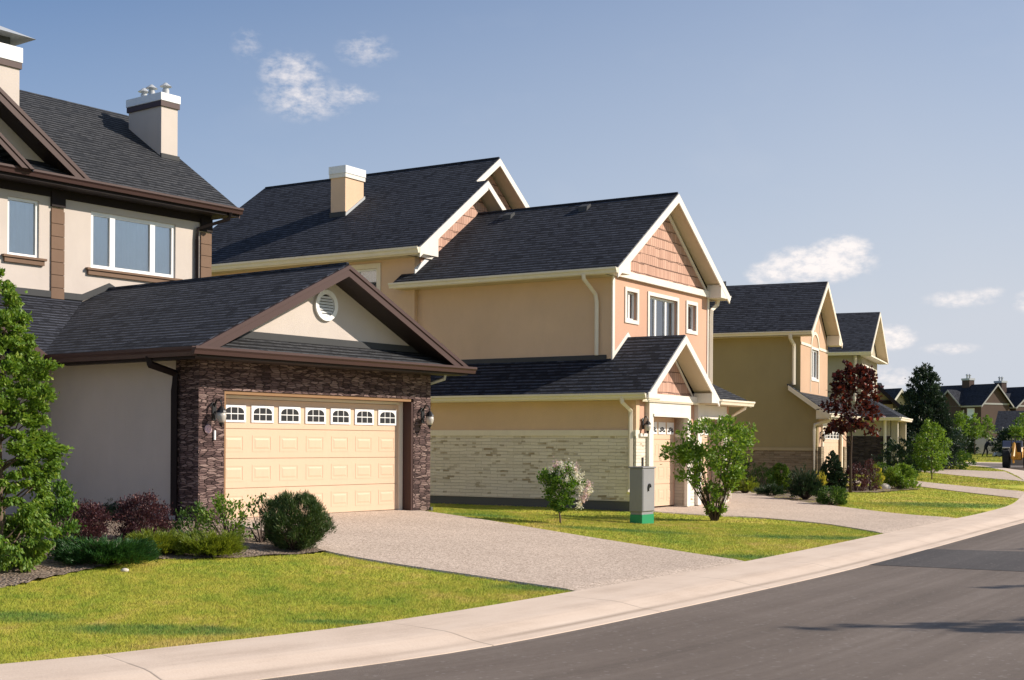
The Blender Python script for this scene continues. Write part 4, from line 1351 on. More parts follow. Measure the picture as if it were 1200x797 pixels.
for x, y in ((3.45, 5.92), (3.5, 3.42)):
    z = ZE2 + .676 * (x - XL)
    mb_ = MB(); mb_.prism([(x - .13, z - .10), (x + .12, z + .07), (x + .12, z + .15), (x - .10, z + .05)], 'y', y - .14, y + .14)
    mb_.build('roof_vent', 'flashing_grey', H2)
# rear block
XW = .70
plate(MB(), 'y', XW, XW + .2, 7.3, 16.4, 2.9, 6.86, holes=[(8.62, 10.2, 5.0, 6.62)]).build('rear_side_wall', 'stucco_tan', H2)
MB().box(XW + .2, 9.3, 7.3, 7.5, 2.9, 7.25).build('rear_front_wall', 'stucco_peach_sunlit', H2)
MB().box(9.2, 9.4, 7.51, 16.4, 0, 6.9).build('rear_far_wall', 'stucco_tan', H2)
window(H2, 'side', XW, 8.62, 10.2, 5.0, 6.62, mull=(9.35,), trim='trim_cream', trim_w=.14, curtain='curtain_light')
ZE3 = 7.04; XL3 = .2; s3 = .6977
zpl = lambda x: ZE3 + s3 * (x - XL3)
XA, XBk = 3.66, 5.05
roof_slab(H2, [(XL3, 6.8, ZE3), (XA, 6.8, zpl(XA)), (XA, 7.27, zpl(XA)), (XBk, 7.27, zpl(XBk)), (XBk, 16.9, zpl(XBk)), (XL3, 16.9, ZE3)])
roof_slab(H2, [(XBk, 7.27, zpl(XBk)), (2 * XBk - XL3, 7.27, ZE3), (2 * XBk - XL3, 16.9, ZE3), (XBk, 16.9, zpl(XBk))])
roof_slab(H2, [(XA, 6.8, zpl(XA)), (2 * XA - XL3, 6.8, ZE3), (2 * XA - XL3, 7.72, ZE3), (XA, 7.72, zpl(XA))])
MB().tube([(XBk, 7.28, zpl(XBk)), (XBk, 16.85, zpl(XBk))], .04, 6).build('ridge_cap', 'shingles', H2)
rake(H2, XL3 + .02, ZE3, XA, zpl(XA), 6.765, 'bargeboard', 'trim_white', .27)
rake(H2, 2 * XA - XL3, ZE3, XA, zpl(XA), 6.765, 'bargeboard', 'trim_white', .2)
rake(H2, XA + .1, zpl(XA + .1), XBk, zpl(XBk), 7.235, 'bargeboard', 'trim_white', .22)
rake(H2, 2 * XBk - XL3, ZE3, XBk, zpl(XBk), 7.235, 'bargeboard', 'trim_white', .22)
soffit(H2, [(XL3 + .05, 6.8, ZE3 + .04), (XA, 6.8, zpl(XA)), (XA, 7.3, zpl(XA)), (XL3 + .05, 7.3, ZE3 + .04)], 'soffit_cream', .15)
soffit(H2, [(XA, 6.8, zpl(XA)), (2 * XA - XL3, 6.8, ZE3), (2 * XA - XL3, 7.72, ZE3), (XA, 7.72, zpl(XA))], 'soffit_cream', .15)
soffit(H2, [(XBk, 7.27, zpl(XBk)), (2 * XBk - XL3, 7.27, ZE3), (2 * XBk - XL3, 7.8, ZE3), (XBk, 7.8, zpl(XBk))], 'soffit_cream', .15)
MB().prism([(.75, 7.0), (2 * XA - .8, 7.0), (XA, zpl(XA) - .2)], 'y', 7.25, 7.299).build('gable_shakes', 'shakes', H2)
MB().prism([(.75, 7.0), (2 * XBk - .8, 7.0), (XBk, zpl(XBk) - .2)], 'y', 7.75, 7.95).build('gable_shakes', 'shakes', H2)
MB().prism([(XL3 + .02, 6.86), (1.1, 6.86), (1.1, 7.42), (XL3 + .02, 7.02)], 'y', 6.77, 7.25).build('cornice_return', 'trim_white', H2)
MB().box(.66, 6.9, 7.21, 7.249, 6.86, 6.98).build('gable_fascia', 'trim_white', H2)
fl = MB(); fl.prism([(.68, ZE2 + .676 * .46 - .03), (3.8, ZP - .08), (3.8, ZP + .05), (.68, ZE2 + .676 * .46 + .14)], 'y', 7.262, 7.298); fl.build('flashing', 'metal_white', H2)
gutter(H2, 'y', (6.77, 16.9), XL3 + .01, 0, ZE3, 'gutter_cream', .17, .13)
MB().box(XL3 + .02, XW - .001, 7.3, 16.8, 6.84, 6.86).build('eave_soffit', 'soffit_cream', H2)
MB().box(XL3 + .012, XL3 + .019, 6.85, 16.8, 6.835, 6.97).build('fascia', 'trim_cream', H2)
MB().box(XL + .012, XL + .019, YG + .05, 7.7, 5.925, 6.02).build('fascia', 'trim_cream', H2)
MB().box(-.438, -.428, -.45, 11.9, 2.715, 2.84).build('fascia', 'trim_cream', H2)
c2 = chimney(H2, 2.44, 3.34, 11.21, 11.78, 8.2, 10.15, 'stucco_tan', 'metal_white', 'trim_white', .24, .12, 0)
fl = MB(); fl.prism([(2.42, zpl(2.42) - .02), (3.37, zpl(3.37) - .02), (3.37, zpl(3.37) + .09), (2.42, zpl(2.42) + .09)], 'y', 11.17, 11.209); fl.build('flashing', 'metal_grey', H2)
MB().box(2.40, 2.439, 11.18, 11.8, zpl(2.42) - .05, zpl(2.42) + .14).build('flashing', 'flashing_grey', H2)

# ------------------------------------------------------------------ house 3: olive side, cream front
H3 = thing('house', 'olive and cream two-storey house with a steep gable behind the dark red maple', 'house', (P3[0], P3[1], -1.66), math.pi / 2 - A3)
MB().box(0, .2, 0, 12, -.3, 1.45).build('stone_base', 'stone_olive', H3)
MB().box(-.03, .2, .0, 12, 1.451, 1.56).build('band_course', 'band_olive', H3)
sd = MB(); sd.prism([(0.01, 1.561), (12, 1.561), (12, 5.85), (.67, 5.85), (.67, 3.50), (.01, 3.03)], 'x', .012, .2); sd.build('side_wall', 'stucco_olive', H3)
plate(MB(), 'x', 0, .25, .2, 6.1, -.2, 2.75, holes=[(.85, 4.75, -.2, 2.35)]).build('garage_front_wall', 'stucco_cream', H3)
MB().box(5.9, 6.1, .251, 10, -.3, 2.75).build('garage_far_wall', 'stucco_olive', H3)
cs = MB(); cs.box(.70, .85, -.06, .2, 0, 2.35); cs.box(4.75, 4.95, -.06, .2, 0, 2.35); cs.box(.7, 4.95, -.06, .2, 2.351, 2.6); cs.build('door_casing', 'trim_cream', H3)
sectional_door(H3, .85, 4.75, .08, .0, 2.34, 6, 4, 'door_cream', 'arched')
mb_ = MB(); mb_.box(.1, .66, -.12, -.001, -.2, 1.6); mb_.build('stone_pier', 'stone_olive', H3)
mb_ = MB(); mb_.box(5.0, 5.5, -.12, -.001, -.2, 1.6); mb_.build('stone_pier', 'stone_olive', H3)
lantern(H3, .45, -.0, 1.9, .14)
zl = lambda y: 2.86 + .7 * (y + .5)
roof_slab(H3, [(-.35, -.5, 2.86), (6.35, -.5, 2.86), (6.35, .68, zl(.68)), (-.35, .68, zl(.68))], 'shingles_lit_and_grey', name='pent_roof')
MB().prism([(-.5, 2.84), (1.05, zl(1.05) - .02), (1.05, zl(1.05) - .2), (-.5, 2.62)], 'x', -.37, -.34).build('bargeboard', 'trim_cream', H3)
MB().prism([(.67, zl(.67)), (1.1, zl(1.1)), (1.1, zl(1.1) - .06), (.67, zl(.67) - .06)], 'x', -.35, .0).build('roof_return', 'shingles', H3)
MB().box(-.33, 6.3, -.48, -.001, 2.66, 2.68).build('eave_soffit', 'soffit_cream', H3)
MB().prism([(-.48, 2.64), (0.0, 2.64), (.0, 3.0)], 'x', -.33, .008).build('eave_box', 'trim_cream', H3)
gutter(H3, 'x', (-.36, 6.36), 0, -.5, 2.85, 'gutter_cream', .13, .11)
downspout(H3, [(-.2, -.53, 2.75), (-.12, -.45, 2.6), (-.06, .1, 2.42), (-.055, .12, 2.2), (-.055, .12, .1)], 'trim_cream', .11)
plate(MB(), 'x', .665, .9, .03, 5.4, 2.9, 5.85, holes=[(2.05, 3.35, 4.3, 5.45)]).build('front_wall', 'stucco_cream', H3)
MB().prism([(0.03, 5.851), (5.4, 5.851), (2.7, 7.85)], 'y', .665, .9).build('gable_wall', 'stucco_cream', H3)
MB().box(5.2, 5.4, .901, 10, 2.7, 5.85).build('far_side_wall', 'stucco_olive', H3)
window(H3, 'front', .67, 2.05, 3.35, 4.3, 5.45, mull=(2.7,), trim='trim_white', trim_w=.1, curtain='curtain_light', fr_w=.06)
bt = MB()
for k in range(12):
    t0, t1 = math.pi * k / 12, math.pi * (k + 1) / 12
    bt.prism([(2.7 + .68 * math.cos(t0), 5.55 + .5 * math.sin(t0)), (2.7 + .80 * math.cos(t0), 5.55 + .62 * math.sin(t0)), (2.7 + .80 * math.cos(t1), 5.55 + .62 * math.sin(t1)), (2.7 + .68 * math.cos(t1), 5.55 + .5 * math.sin(t1))], 'y', .63, .669)
bt.build('arched_moulding', 'trim_cream', H3)
for x in (1.85, 3.55):
    MB().box(x - .03, x + .03, .645, .6695, 3.75, 5.3).build('batten', 'trim_cream', H3)
for x in (1.7, 2.7, 3.7):
    MB().box(x - .03, x + .03, .645, .6695, 6.2, 6.55 if x != 2.7 else 7.3).build('batten', 'trim_cream', H3)
MB().box(0.02, 1.88, .635, .6695, 5.5, 5.6).build('belt_moulding', 'trim_cream', H3)
MB().box(3.52, 5.38, .635, .6695, 5.5, 5.6).build('belt_moulding', 'trim_cream', H3)
zp3 = 5.96 + .70 * 3.15
roof_slab(H3, [(-.45, .17, 5.96), (2.7, .17, zp3), (2.7, 11, zp3), (-.45, 11, 5.96)])
roof_slab(H3, [(2.7, .17, zp3), (5.85, .17, 5.96), (5.85, 11, 5.96), (2.7, 11, zp3)])
rake(H3, -.43, 5.96, 2.7, zp3, .135, 'bargeboard', 'trim_cream', .22)
rake(H3, 5.85, 5.96, 2.7, zp3, .135, 'bargeboard', 'trim_cream', .22)
soffit(H3, [(2.7, .17, zp3), (5.85, .17, 5.96), (5.85, .67, 5.96), (2.7, .67, zp3)], 'soffit_cream', .16)
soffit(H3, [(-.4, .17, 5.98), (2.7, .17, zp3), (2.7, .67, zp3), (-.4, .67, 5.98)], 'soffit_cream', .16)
MB().prism([(5.85, 5.8), (5.2, 5.8), (5.2, 6.2), (5.85, 5.9)], 'y', .15, .66).build('cornice_return', 'trim_cream', H3)
gutter(H3, 'y', (.14, 11), -.44, 0, 5.955, 'gutter_cream', .14, .12)
gutter(H3, 'y', (.14, 11), 5.84, 0, 5.945, 'trim_white', .14, .12, sgn=1)
downspout(H3, [(-.5, .95, 5.85), (-.48, .95, 5.7), (-.07, .9, 5.45), (-.06, .9, 5.2), (-.06, .9, 3.95)], 'trim_cream', .12)
MB().box(-.43, -.001, .2, 10.9, 5.78, 5.8).build('eave_soffit', 'soffit_cream', H3)
roof_slab(H3, [(-.2, 4.35, zp3 - .35), (2.95, 4.35, zp3 + .22), (2.95, 11, zp3 + .22), (-.2, 11, zp3 - 1.5)][0:4], 'shingles', .4, 'rear_ridge')

# ------------------------------------------------------------------ house 4: grey-tan with black stone base
H4 = thing('house', 'small grey-tan house with a black stone garage wall beside the red maple', 'house', (P4[0], P4[1], -1.72), math.pi / 2 - A4)
MB().box(0, .2, 0, 11, -.3, 2.18).build('stone_base', 'stone_black', H4)
MB().box(.012, .2, .01, 11, 2.181, 3.0).build('garage_side_wall', 'stucco_grey', H4)
plate(MB(), 'x', 0, .25, .2, 4.2, -.2, 3.0, holes=[(.7, 3.6, -.2, 2.4)]).build('garage_front_wall', 'stucco_grey', H4)
sectional_door(H4, .7, 3.6, .3, .0, 2.4, 5, 4, 'door_cream', 'arched')
roof_slab(H4, [(-.5, -.5, 3.12), (4.9, -.5, 3.12), (2.6, 1.6, 4.35), (1.9, 1.6, 4.35)], 'shingles')
roof_slab(H4, [(-.5, -.5, 3.12), (1.9, 1.6, 4.35), (1.9, 11, 4.35), (-.5, 11, 3.12)], 'shingles')
roof_slab(H4, [(4.9, -.5, 3.12), (4.9, 6, 3.12), (2.6, 6, 4.35), (2.6, 1.6, 4.35)], 'shingles')
MB().box(-.48, 4.88, -.48, -.001, 2.95, 3.0).build('eave_soffit', 'soffit_cream', H4)
MB().box(-.48, -.001, .0, 11, 2.95, 3.0).build('eave_soffit', 'soffit_cream', H4)
gutter(H4, 'y', (-.5, 11), -.48, 0, 3.11, 'gutter_cream', .16, .12)
gutter(H4, 'x', (-.6, 5.0), 0, -.49, 3.11, 'trim_cream', .16, .12)
for x in (.1, 4.0):
    MB().box(x - .02, x + .34, -.34, -.02, -.2, 2.95).build('porch_post', 'stucco_grey', H4)
downspout(H4, [(-.06, .25, 2.95), (-.06, .25, .1)], 'trim_cream', .12)
lantern(H4, .3, -.36, 1.9, .14)
wh = [(1.0, 2.4, 4.4, 5.7), (3.2, 4.4, 4.4, 5.7)]
plate(MB(), 'x', 1.4, 1.65, .0, 6.4, 3.2, 6.25, holes=wh).build('front_wall', 'stucco_grey', H4)
MB().box(.0, .2, 1.651, 11, 3.0, 6.25).build('side_wall', 'stucco_grey', H4)
for a, b, _, _ in wh:
    window(H4, 'front', 1.4, a, b, 4.4, 5.7, mull=((a + b) / 2,), trim='trim_white', trim_w=.1, curtain='curtain')
zp4 = 8.65
roof_slab(H4, [(-.5, .9, 6.36), (3.2, .9, zp4), (3.2, 8, zp4), (-.5, 8, 6.36)])
roof_slab(H4, [(3.2, .9, zp4), (6.9, .9, 6.36), (6.9, 8, 6.36), (3.2, 8, zp4)])
rake(H4, -.5, 6.36, 3.2, zp4, .865, 'bargeboard', 'trim_cream', .2)
rake(H4, 6.9, 6.36, 3.2, zp4, .865, 'bargeboard', 'trim_cream', .2)
soffit(H4, [(3.2, .9, zp4), (6.9, .9, 6.36), (6.9, 1.4, 6.36), (3.2, 1.4, zp4)], 'soffit_cream', .16)
MB().prism([(0.1, 6.25), (6.3, 6.25), (3.2, zp4 - .2)], 'y', 1.4, 1.6).build('gable_wall', 'stucco_grey', H4)
MB().box(-.48, 6.9, .9, 1.39, 6.13, 6.2).build('eave_box', 'trim_cream', H4)
gutter(H4, 'y', (.87, 8), -.49, 0, 6.35, 'gutter_cream', .16, .12)
downspout(H4, [(-.07, 1.7, 6.2), (-.07, 1.7, 3.9)], 'trim_cream', .14)


# ------------------------------------------------------------------ plants
def crown_points(h0, h1, w, prof, n_cl, per, r_cl, seed, shell=.55, squash=.8):
    g = np.random.default_rng(seed)
    t = g.uniform(0, 1, n_cl * 3)
    pr = np.array([prof(x) for x in t])
    keep = g.uniform(0, 1, len(t)) < (pr / pr.max()) ** 1.3 + .08
    t = t[keep][:n_cl]; pr = pr[keep][:n_cl]
    a = g.uniform(0, 2 * np.pi, len(t))
    lump = 1 + .16 * np.sin(a * 3 + t * 7 + seed) + .10 * np.sin(a * 5 - t * 11)
    rr = pr * w / 2 * lump * (shell + (1 - shell) * g.uniform(0, 1, len(t)) ** .6) * g.uniform(.72, 1.04, len(t))
    C = np.stack([rr * np.cos(a), rr * np.sin(a), h0 + (h1 - h0) * t], 1)
    P = []; prmax = pr.max()
    for c, p in zip(C, pr):
        k = int(per * g.uniform(.6, 1.4)); r = r_cl * g.uniform(.6, 1.3) * (.5 + .5 * p / prmax)
        q = g.normal(size=(k, 3)) * r * .5; q[:, 2] *= squash
        P.append(c + q)
    return C, np.vstack(P)


def limb_mesh(C, base, top, r0, name, mat, parent, n=18, trunk_h=None, wob=.04, seed=0, fork=.5):
    g = np.random.default_rng(seed)
    mb = MB()
    T = top
    pts = [(0, 0, -.12)] + [(g.normal() * wob * (i / 6), g.normal() * wob * (i / 6), T * i / 6) for i in range(1, 7)]
    mb.tube(pts, [r0 * 1.25] + [r0 * (1 - .13 * i) for i in range(1, 7)], 8)
    idx = g.permutation(len(C))[:n]
    for i in idx:
        c = C[i]
        z0 = max(base, min(T * .95, c[2] - np.hypot(c[0], c[1]) * g.uniform(.5, 1.1)))
        f = z0 / T; k = min(5, int(f * 6)); p0 = np.array(pts[k + 1]) * 1.0
        p0 = np.array([np.interp(z0, [q[2] for q in pts], [q[0] for q in pts]), np.interp(z0, [q[2] for q in pts], [q[1] for q in pts]), z0])
        mid = (p0 + c) / 2 + g.normal(size=3) * .04 - np.array([0, 0, .05])
        mb.tube([p0, mid, c], [r0 * .38 * (1 - .4 * f), r0 * .25 * (1 - .4 * f), r0 * .08], 5)
    return mb.build(name, mat, parent, smooth=True)


def tree(name, label, cat, x, y, h, w, h0, prof, ncl, per, rcl, leaf, mat, seed, r0=.05, group=None, bark='bark', aspect=.6, shell=.55, outw=.5, up=.1, nl=18, trunk_top=.8, extra=None, squash=.8, zoff=0.0):
    root = thing(name, label, cat, (x, y, gz(x, y) - .02 + zoff), random.uniform(0, 6.28), group)
    C, P = crown_points(h0, h, w, prof, ncl, per, rcl, seed, shell, squash)
    limb_mesh(C, h0 * .7 + .05, h * trunk_top, r0, 'trunk', bark, root, nl, seed=seed)
    leaves('crown', P, leaf, mat, root, aspect, out=(0, 0, h0 + (h - h0) * .35), up=up, outw=outw)
    return root


def shrub(name, label, x, y, h, w, mat, seed, leaf=.05, ncl=60, per=40, rcl=.12, prof=None, stems=5, group=None, aspect=.6, shell=.5, up=.3, outw=.5, bark='bark_dark', h0=.04, cat='shrub', squash=.8, wx=1.0, rz=0.0):
    prof = prof or (lambda t: math.sqrt(max(.0, 1 - (max(t, .0) - .35) ** 2 / .46)))
    root = thing(name, label, cat, (x, y, gz(x, y) - .01), rz, group)
    C, P = crown_points(h0, h, w, prof, ncl, per, rcl, seed, shell, squash)
    C[:, 0] *= wx; P[:, 0] *= wx
    P[:, 2] = np.abs(P[:, 2]) + .01
    g = np.random.default_rng(seed); mb = MB()
    for k in range(stems):
        a = 2 * np.pi * k / stems + g.uniform(-.4, .4); c = C[g.integers(len(C))]
        b0 = np.array([.04 * math.cos(a), .04 * math.sin(a), -.08])
        mb.tube([b0, b0 * .5 + c * .45 + np.array([0, 0, .02]), c], [.016, .011, .004], 5)
    for c in C[:max(8, ncl // 4)]:
        mb.tube([(0, 0, .0), c * .5 + np.array([0, 0, -.02]), c], [.009, .006, .002], 4)
    mb.build('stem', bark, root)
    leaves('foliage', P, leaf, mat, root, aspect, out=(0, 0, h * .2), up=up, outw=outw)
    return root


def sprays(name, label, x, y, h, w, mat, seed, n=120, per=36, leaf=.05, group=None, cat='shrub', wx=1.0, lift=.5, rz=0.0, aspect=.16, low=.0):
    """juniper or pine: shoots radiating from the base, each set with narrow needles"""
    g = np.random.default_rng(seed)
    root = thing(name, label, cat, (x, y, gz(x, y) - .01), rz, group)
    a = g.uniform(0, 2 * np.pi, n); e = np.arcsin(g.uniform(low, 1, n)) * lift + g.uniform(0, .12, n)
    L = g.uniform(.72, 1.05, n)
    tips = np.stack([np.cos(a) * np.cos(e) * w / 2 * wx * L, np.sin(a) * np.cos(e) * w / 2 * L, np.sin(e) * h * L / max(.3, math.sin(lift * 1.57)) + .03], 1)
    P = []; Dn = []
    for tp in tips:
        k = int(per * g.uniform(.7, 1.3)); s = g.uniform(.35, 1.0, k) ** .7
        arch = np.array([0, 0, .10 * h])
        q = tp * s[:, None] + arch * (4 * s * (1 - s))[:, None] + g.normal(size=(k, 3)) * .018
        P.append(q)
    P = np.vstack(P); P[:, 2] = np.maximum(P[:, 2], .01)
    mb = MB()
    for tp in tips[::2]:
        mb.tube([(0, 0, -.02), tp * .5 + np.array([0, 0, .10 * h]), tp], [.010, .006, .002], 4)
    mb.build('stem', 'bark_dark', root)
    leaves('foliage', P, leaf, mat, root, aspect, out=(0, 0, -.2 * h), up=.35, outw=.75)
    return root


egg = lambda t: math.sin(math.pi * min(1, max(0, (t * .86 + .12)))) ** .75
cone = lambda t: (1 - t) ** .75 * (1 - math.exp(-t * 14)) + .05
column = lambda t: min(1, .55 + t * 2.2) * (1 - max(0, t - .35) / .65 * .72)
# the tall leafy one at the left edge
tree('columnar_tree', 'tall bright green columnar tree at the left edge before the white side wall', 'tree', -6.26, 16.29, 3.72, 1.42, .08,
     lambda t: (.92 + .10 * math.sin(t * 23)) * float(np.interp(t, [0, .08, .33, .59, .71, .79, .91, 1], [.80, .98, .96, .83, .67, .53, .27, .07])), 430, 135, .095, .056, 'leaf_lime', 3, r0=.045, aspect=.60, shell=.62, up=-.35, outw=.5, nl=60, trunk_top=.93, squash=.55)
shrub('mugo_pine', 'round dark green mountain pine beside the garage drive', -3.22, 19.85, .80, 1.0, 'needle_green', 5, leaf=.062, ncl=560, per=60, rcl=.055, prof=lambda t: math.sqrt(max(.02, 1 - (t - .48) ** 2 / .29)), aspect=.11, shell=.74, up=1.0, outw=.45, squash=1.2, cat='pine')
BG = 'low shrubs in the front planting bed'
sprays('juniper', 'spreading dark green juniper at the front edge of the bed', -5.25, 17.30, .30, 1.20, 'needle_bright', 6, n=330, per=80, leaf=.06, lift=.45, group=BG, wx=1.1)
sprays('juniper', 'yellow-tipped juniper between the dark green juniper and the red barberries', -4.95, 18.45, .30, .75, 'leaf_yellow', 7, n=230, per=70, leaf=.055, lift=.45, group=BG)
sprays('juniper', 'yellow-green juniper below the rose bush, nearest the drive', -4.22, 18.62, .33, 1.0, 'leaf_yellow', 8, n=260, per=70, leaf=.055, lift=.42, group=BG)
sprays('juniper', 'low olive juniper in the middle of the bed, left of the rose bush', -4.72, 19.0, .26, .7, 'leaf_mid', 9, n=180, per=70, leaf=.05, lift=.4, group=BG)
shrub('barberry', 'purple barberry nearest the columnar tree', -6.25, 19.6, .55, .72, 'leaf_barberry', 10, .032, 120, 50, .10, group=BG, shell=.4, up=.5, stems=8)
shrub('barberry', 'larger purple barberry in front of the dark stone corner', -5.55, 20.1, .66, .85, 'leaf_barberry', 11, .032, 160, 50, .11, group=BG, shell=.4, up=.5, stems=9)
sprays('juniper', 'dark flat juniper along the foot of the white side wall', -7.5, 23.6, .32, 1.5, 'leaf_blackgreen', 12, n=120, per=40, leaf=.06, lift=.4, group=BG, wx=1.3)
shrub('rose_bush', 'loose green rose bush at the corner of the stone pier', -4.35, 20.5, .68, .85, 'leaf_lime', 13, .055, 46, 22, .11, shell=.25, stems=9, up=.2)
shrub('rose_bush', 'thin rose stems with sparse leaves reaching over the drive', -3.85, 20.55, .78, .42, 'leaf_mid', 14, .06, 16, 12, .08, shell=.3, stems=6, up=.2)
shrub('rose_bush', 'small green perennial clump in front of the dark stone corner', -5.0, 21.0, .50, .6, 'leaf_mid', 15, .05, 34, 22, .1, stems=6)
shrub('flowering_shrub', 'pale-tipped shrub beside the columnar tree', -5.90, 17.4, 1.0, .45, 'leaf_fresh', 16, .05, 60, 36, .1, stems=6)
# bits on the mulch
rk = MB().lathe([(.005, -.03), (.055, -.01), (.05, .02), (.015, .032)], 9); o_ = rk.build('garden_stone', 'rock_pale', None, smooth=True)
o_.location = (-4.85, 16.75, gz(-4.85, 16.75)); tag(o_, 'small pale stone lying on the mulch beside the juniper', 'stone')

# lilac on the lawn
lil = tree('lilac', 'small lilac with white flower heads on the lawn before the pale stone wall', 'lilac', .98, 26.75, 1.12, .80, .30,
           lambda t: float(np.interp(t, [0, .3, .65, 1], [.30, .75, 1.0, .55])), 75, 44, .10, .055, 'leaf_fresh', 21, r0=.022, aspect=.75, nl=30, trunk_top=.7)
g_ = np.random.default_rng(22)
rz_ = -lil.rotation_euler.z
for k, (dx, dy, z, s) in enumerate([(.30, -.05, 1.08, 1), (.38, -.1, .95, 1.1), (.44, .0, .82, 1), (.56, -.1, .78, 1), (.58, .02, .68, .9), (.40, -.15, .70, 1), (.42, -.12, .50, 1), (.20, -.1, 1.14, 1.1), (.02, -.22, 1.15, 1.0), (-.12, -.1, 1.16, .9), (.28, -.3, 1.0, 1.0), (.12, -.35, .9, .7),
                                    (.10, -.1, 1.10, .7), (-.20, -.15, 1.08, .7), (.36, -.2, .40, .9), (.50, -.1, .58, .9), (-.05, -.2, 1.0, .5)]):
    c = np.array([dx * math.cos(rz_) - dy * math.sin(rz_), dx * math.sin(rz_) + dy * math.cos(rz_), z])
    q = g_.normal(size=(90, 3)) * np.array([.034, .034, .062]) * s
    leaves('flower_head', c + q, .028, 'petal_white' if k % 3 else 'petal_pink', lil, 1.0, up=.3)
shrub('leaning_shrub', 'large spreading light green shrub on the lawn right of the grey cabinet', 4.66, 30.6, 2.30, 2.25, 'leaf_lime', 31, .085, 105, 66, .19,
      prof=lambda t: float(np.interp(t, [0, .15, .4, .65, .85, 1], [.14, .26, .66, 1.0, .86, .45])), stems=22, shell=.28, up=.1, outw=.3, h0=.14)
# red maple
tree('red_maple', 'young dark red maple with a thin straight trunk on the lawn before the cream house', 'tree', 12.0, 47.3, 4.62, 2.05, 2.15,
     lambda t: math.sin(math.pi * min(1, t * .80 + .17)) ** .7, 80, 32, .20, .14, 'leaf_maple', 41, r0=.055, aspect=.9, shell=.35, up=-.1, nl=30, bark='bark_dark', trunk_top=.85)
# evergreen things round house 3
shrub('arborvitae', 'dark cone-shaped evergreen beside the maple trunk', 11.50, 47.9, 1.42, .98, 'leaf_blackgreen', 51, .05, 480, 60, .05, prof=lambda t: (1 - t) ** .55 * min(1, .8 + t), shell=.88, up=1.2, stems=3, cat='evergreen')
shrub('arborvitae', 'egg-shaped yellow-green evergreen beside the olive stone wall', 9.55, 47.6, .95, .85, 'leaf_lime', 52, .05, 260, 50, .055, prof=egg, shell=.85, up=.6, stems=3, cat='evergreen')
sprays('juniper', 'tall blue-green juniper at the edge of the second drive', 9.05, 41.2, 1.05, 1.25, 'leaf_deep', 53, n=170, per=46, leaf=.09, lift=.8)
shrub('round_shrub', 'low rounded green shrub at the edge of the second drive', 9.25, 38.6, .52, .90, 'leaf_mid', 54, .045, 110, 50, .09, shell=.7)
shrub('grass_clump', 'loose grey-green shrub against the olive wall', 8.7, 46.9, .95, 1.0, 'leaf_mid', 55, .07, 60, 30, .12, shell=.4, aspect=.3, up=.8)
sprays('juniper', 'yellow-green juniper behind the large spreading shrub', 7.9, 45.2, .62, .95, 'leaf_yellow', 56, n=110, per=40, leaf=.08, lift=.6)
sprays('juniper', 'flat dark juniper at the head of the second drive', 8.45, 43.6, .35, 1.1, 'leaf_deep', 57, n=90, per=40, leaf=.08, lift=.4)
shrub('round_shrub', 'mid green bush at the corner of the olive stone wall', 8.05, 47.6, 1.2, 1.0, 'leaf_mid', 58, .07, 80, 34, .12)
shrub('barberry', 'dark red barberry beside the cone evergreen', 12.45, 48.3, .95, .85, 'leaf_barberry', 61, .06, 80, 30, .12, up=.6)
shrub('barberry', 'thin red shrub with upright shoots before the black stone wall', 13.1, 48.8, 1.15, .6, 'leaf_barberry', 62, .06, 40, 22, .12, up=.9, stems=8)
shrub('grass_clump', 'tan upright ornamental grass beside the barberry', 13.5, 49.4, .85, .35, 'leaf_yellow', 63, .16, 30, 22, .06, aspect=.10, up=2.2)
shrub('golden_shrub', 'small bright yellow upright shrub beside the white rock', 13.75, 50.0, .78, .30, 'leaf_gold', 64, .07, 40, 30, .05, up=1.2, prof=egg, shell=.6)
shrub('round_shrub', 'brown-green ball shrub behind the white rock', 14.35, 51.8, .95, .95, 'leaf_mid', 65, .05, 90, 40, .1, shell=.8, prof=egg)
shrub('round_shrub', 'light green mounded shrub right of the white rock', 14.85, 51.0, .88, 1.35, 'leaf_lime', 66, .07, 130, 44, .13)
shrub('round_shrub', 'dark green bush at the foot of the tan porch post', 17.8, 61.5, 1.75, 1.9, 'leaf_deep', 67, .09, 120, 40, .18)
shrub('round_shrub', 'dark low shrub right of the porch post', 19.5, 66.5, 1.1, 1.8, 'leaf_mid', 68, .09, 90, 36, .16)
sprays('juniper', 'yellow spray juniper at the foot of the cream garage pier', 10.9, 47.2, .75, .5, 'leaf_gold', 69, n=50, per=30, leaf=.08, lift=.9)
rk = MB().lathe([(.01, -.05), (.22, -.03), (.25, .06), (.17, .17), (.04, .21)], 11); o_ = rk.build('white_rock', 'rock_pale', None, smooth=True)
o_.location = (14.1, 50.5, gz(14.1, 50.5)); o_.scale = (1, .7, 1); tag(o_, 'pale boulder at the edge of the third lawn', 'rock')
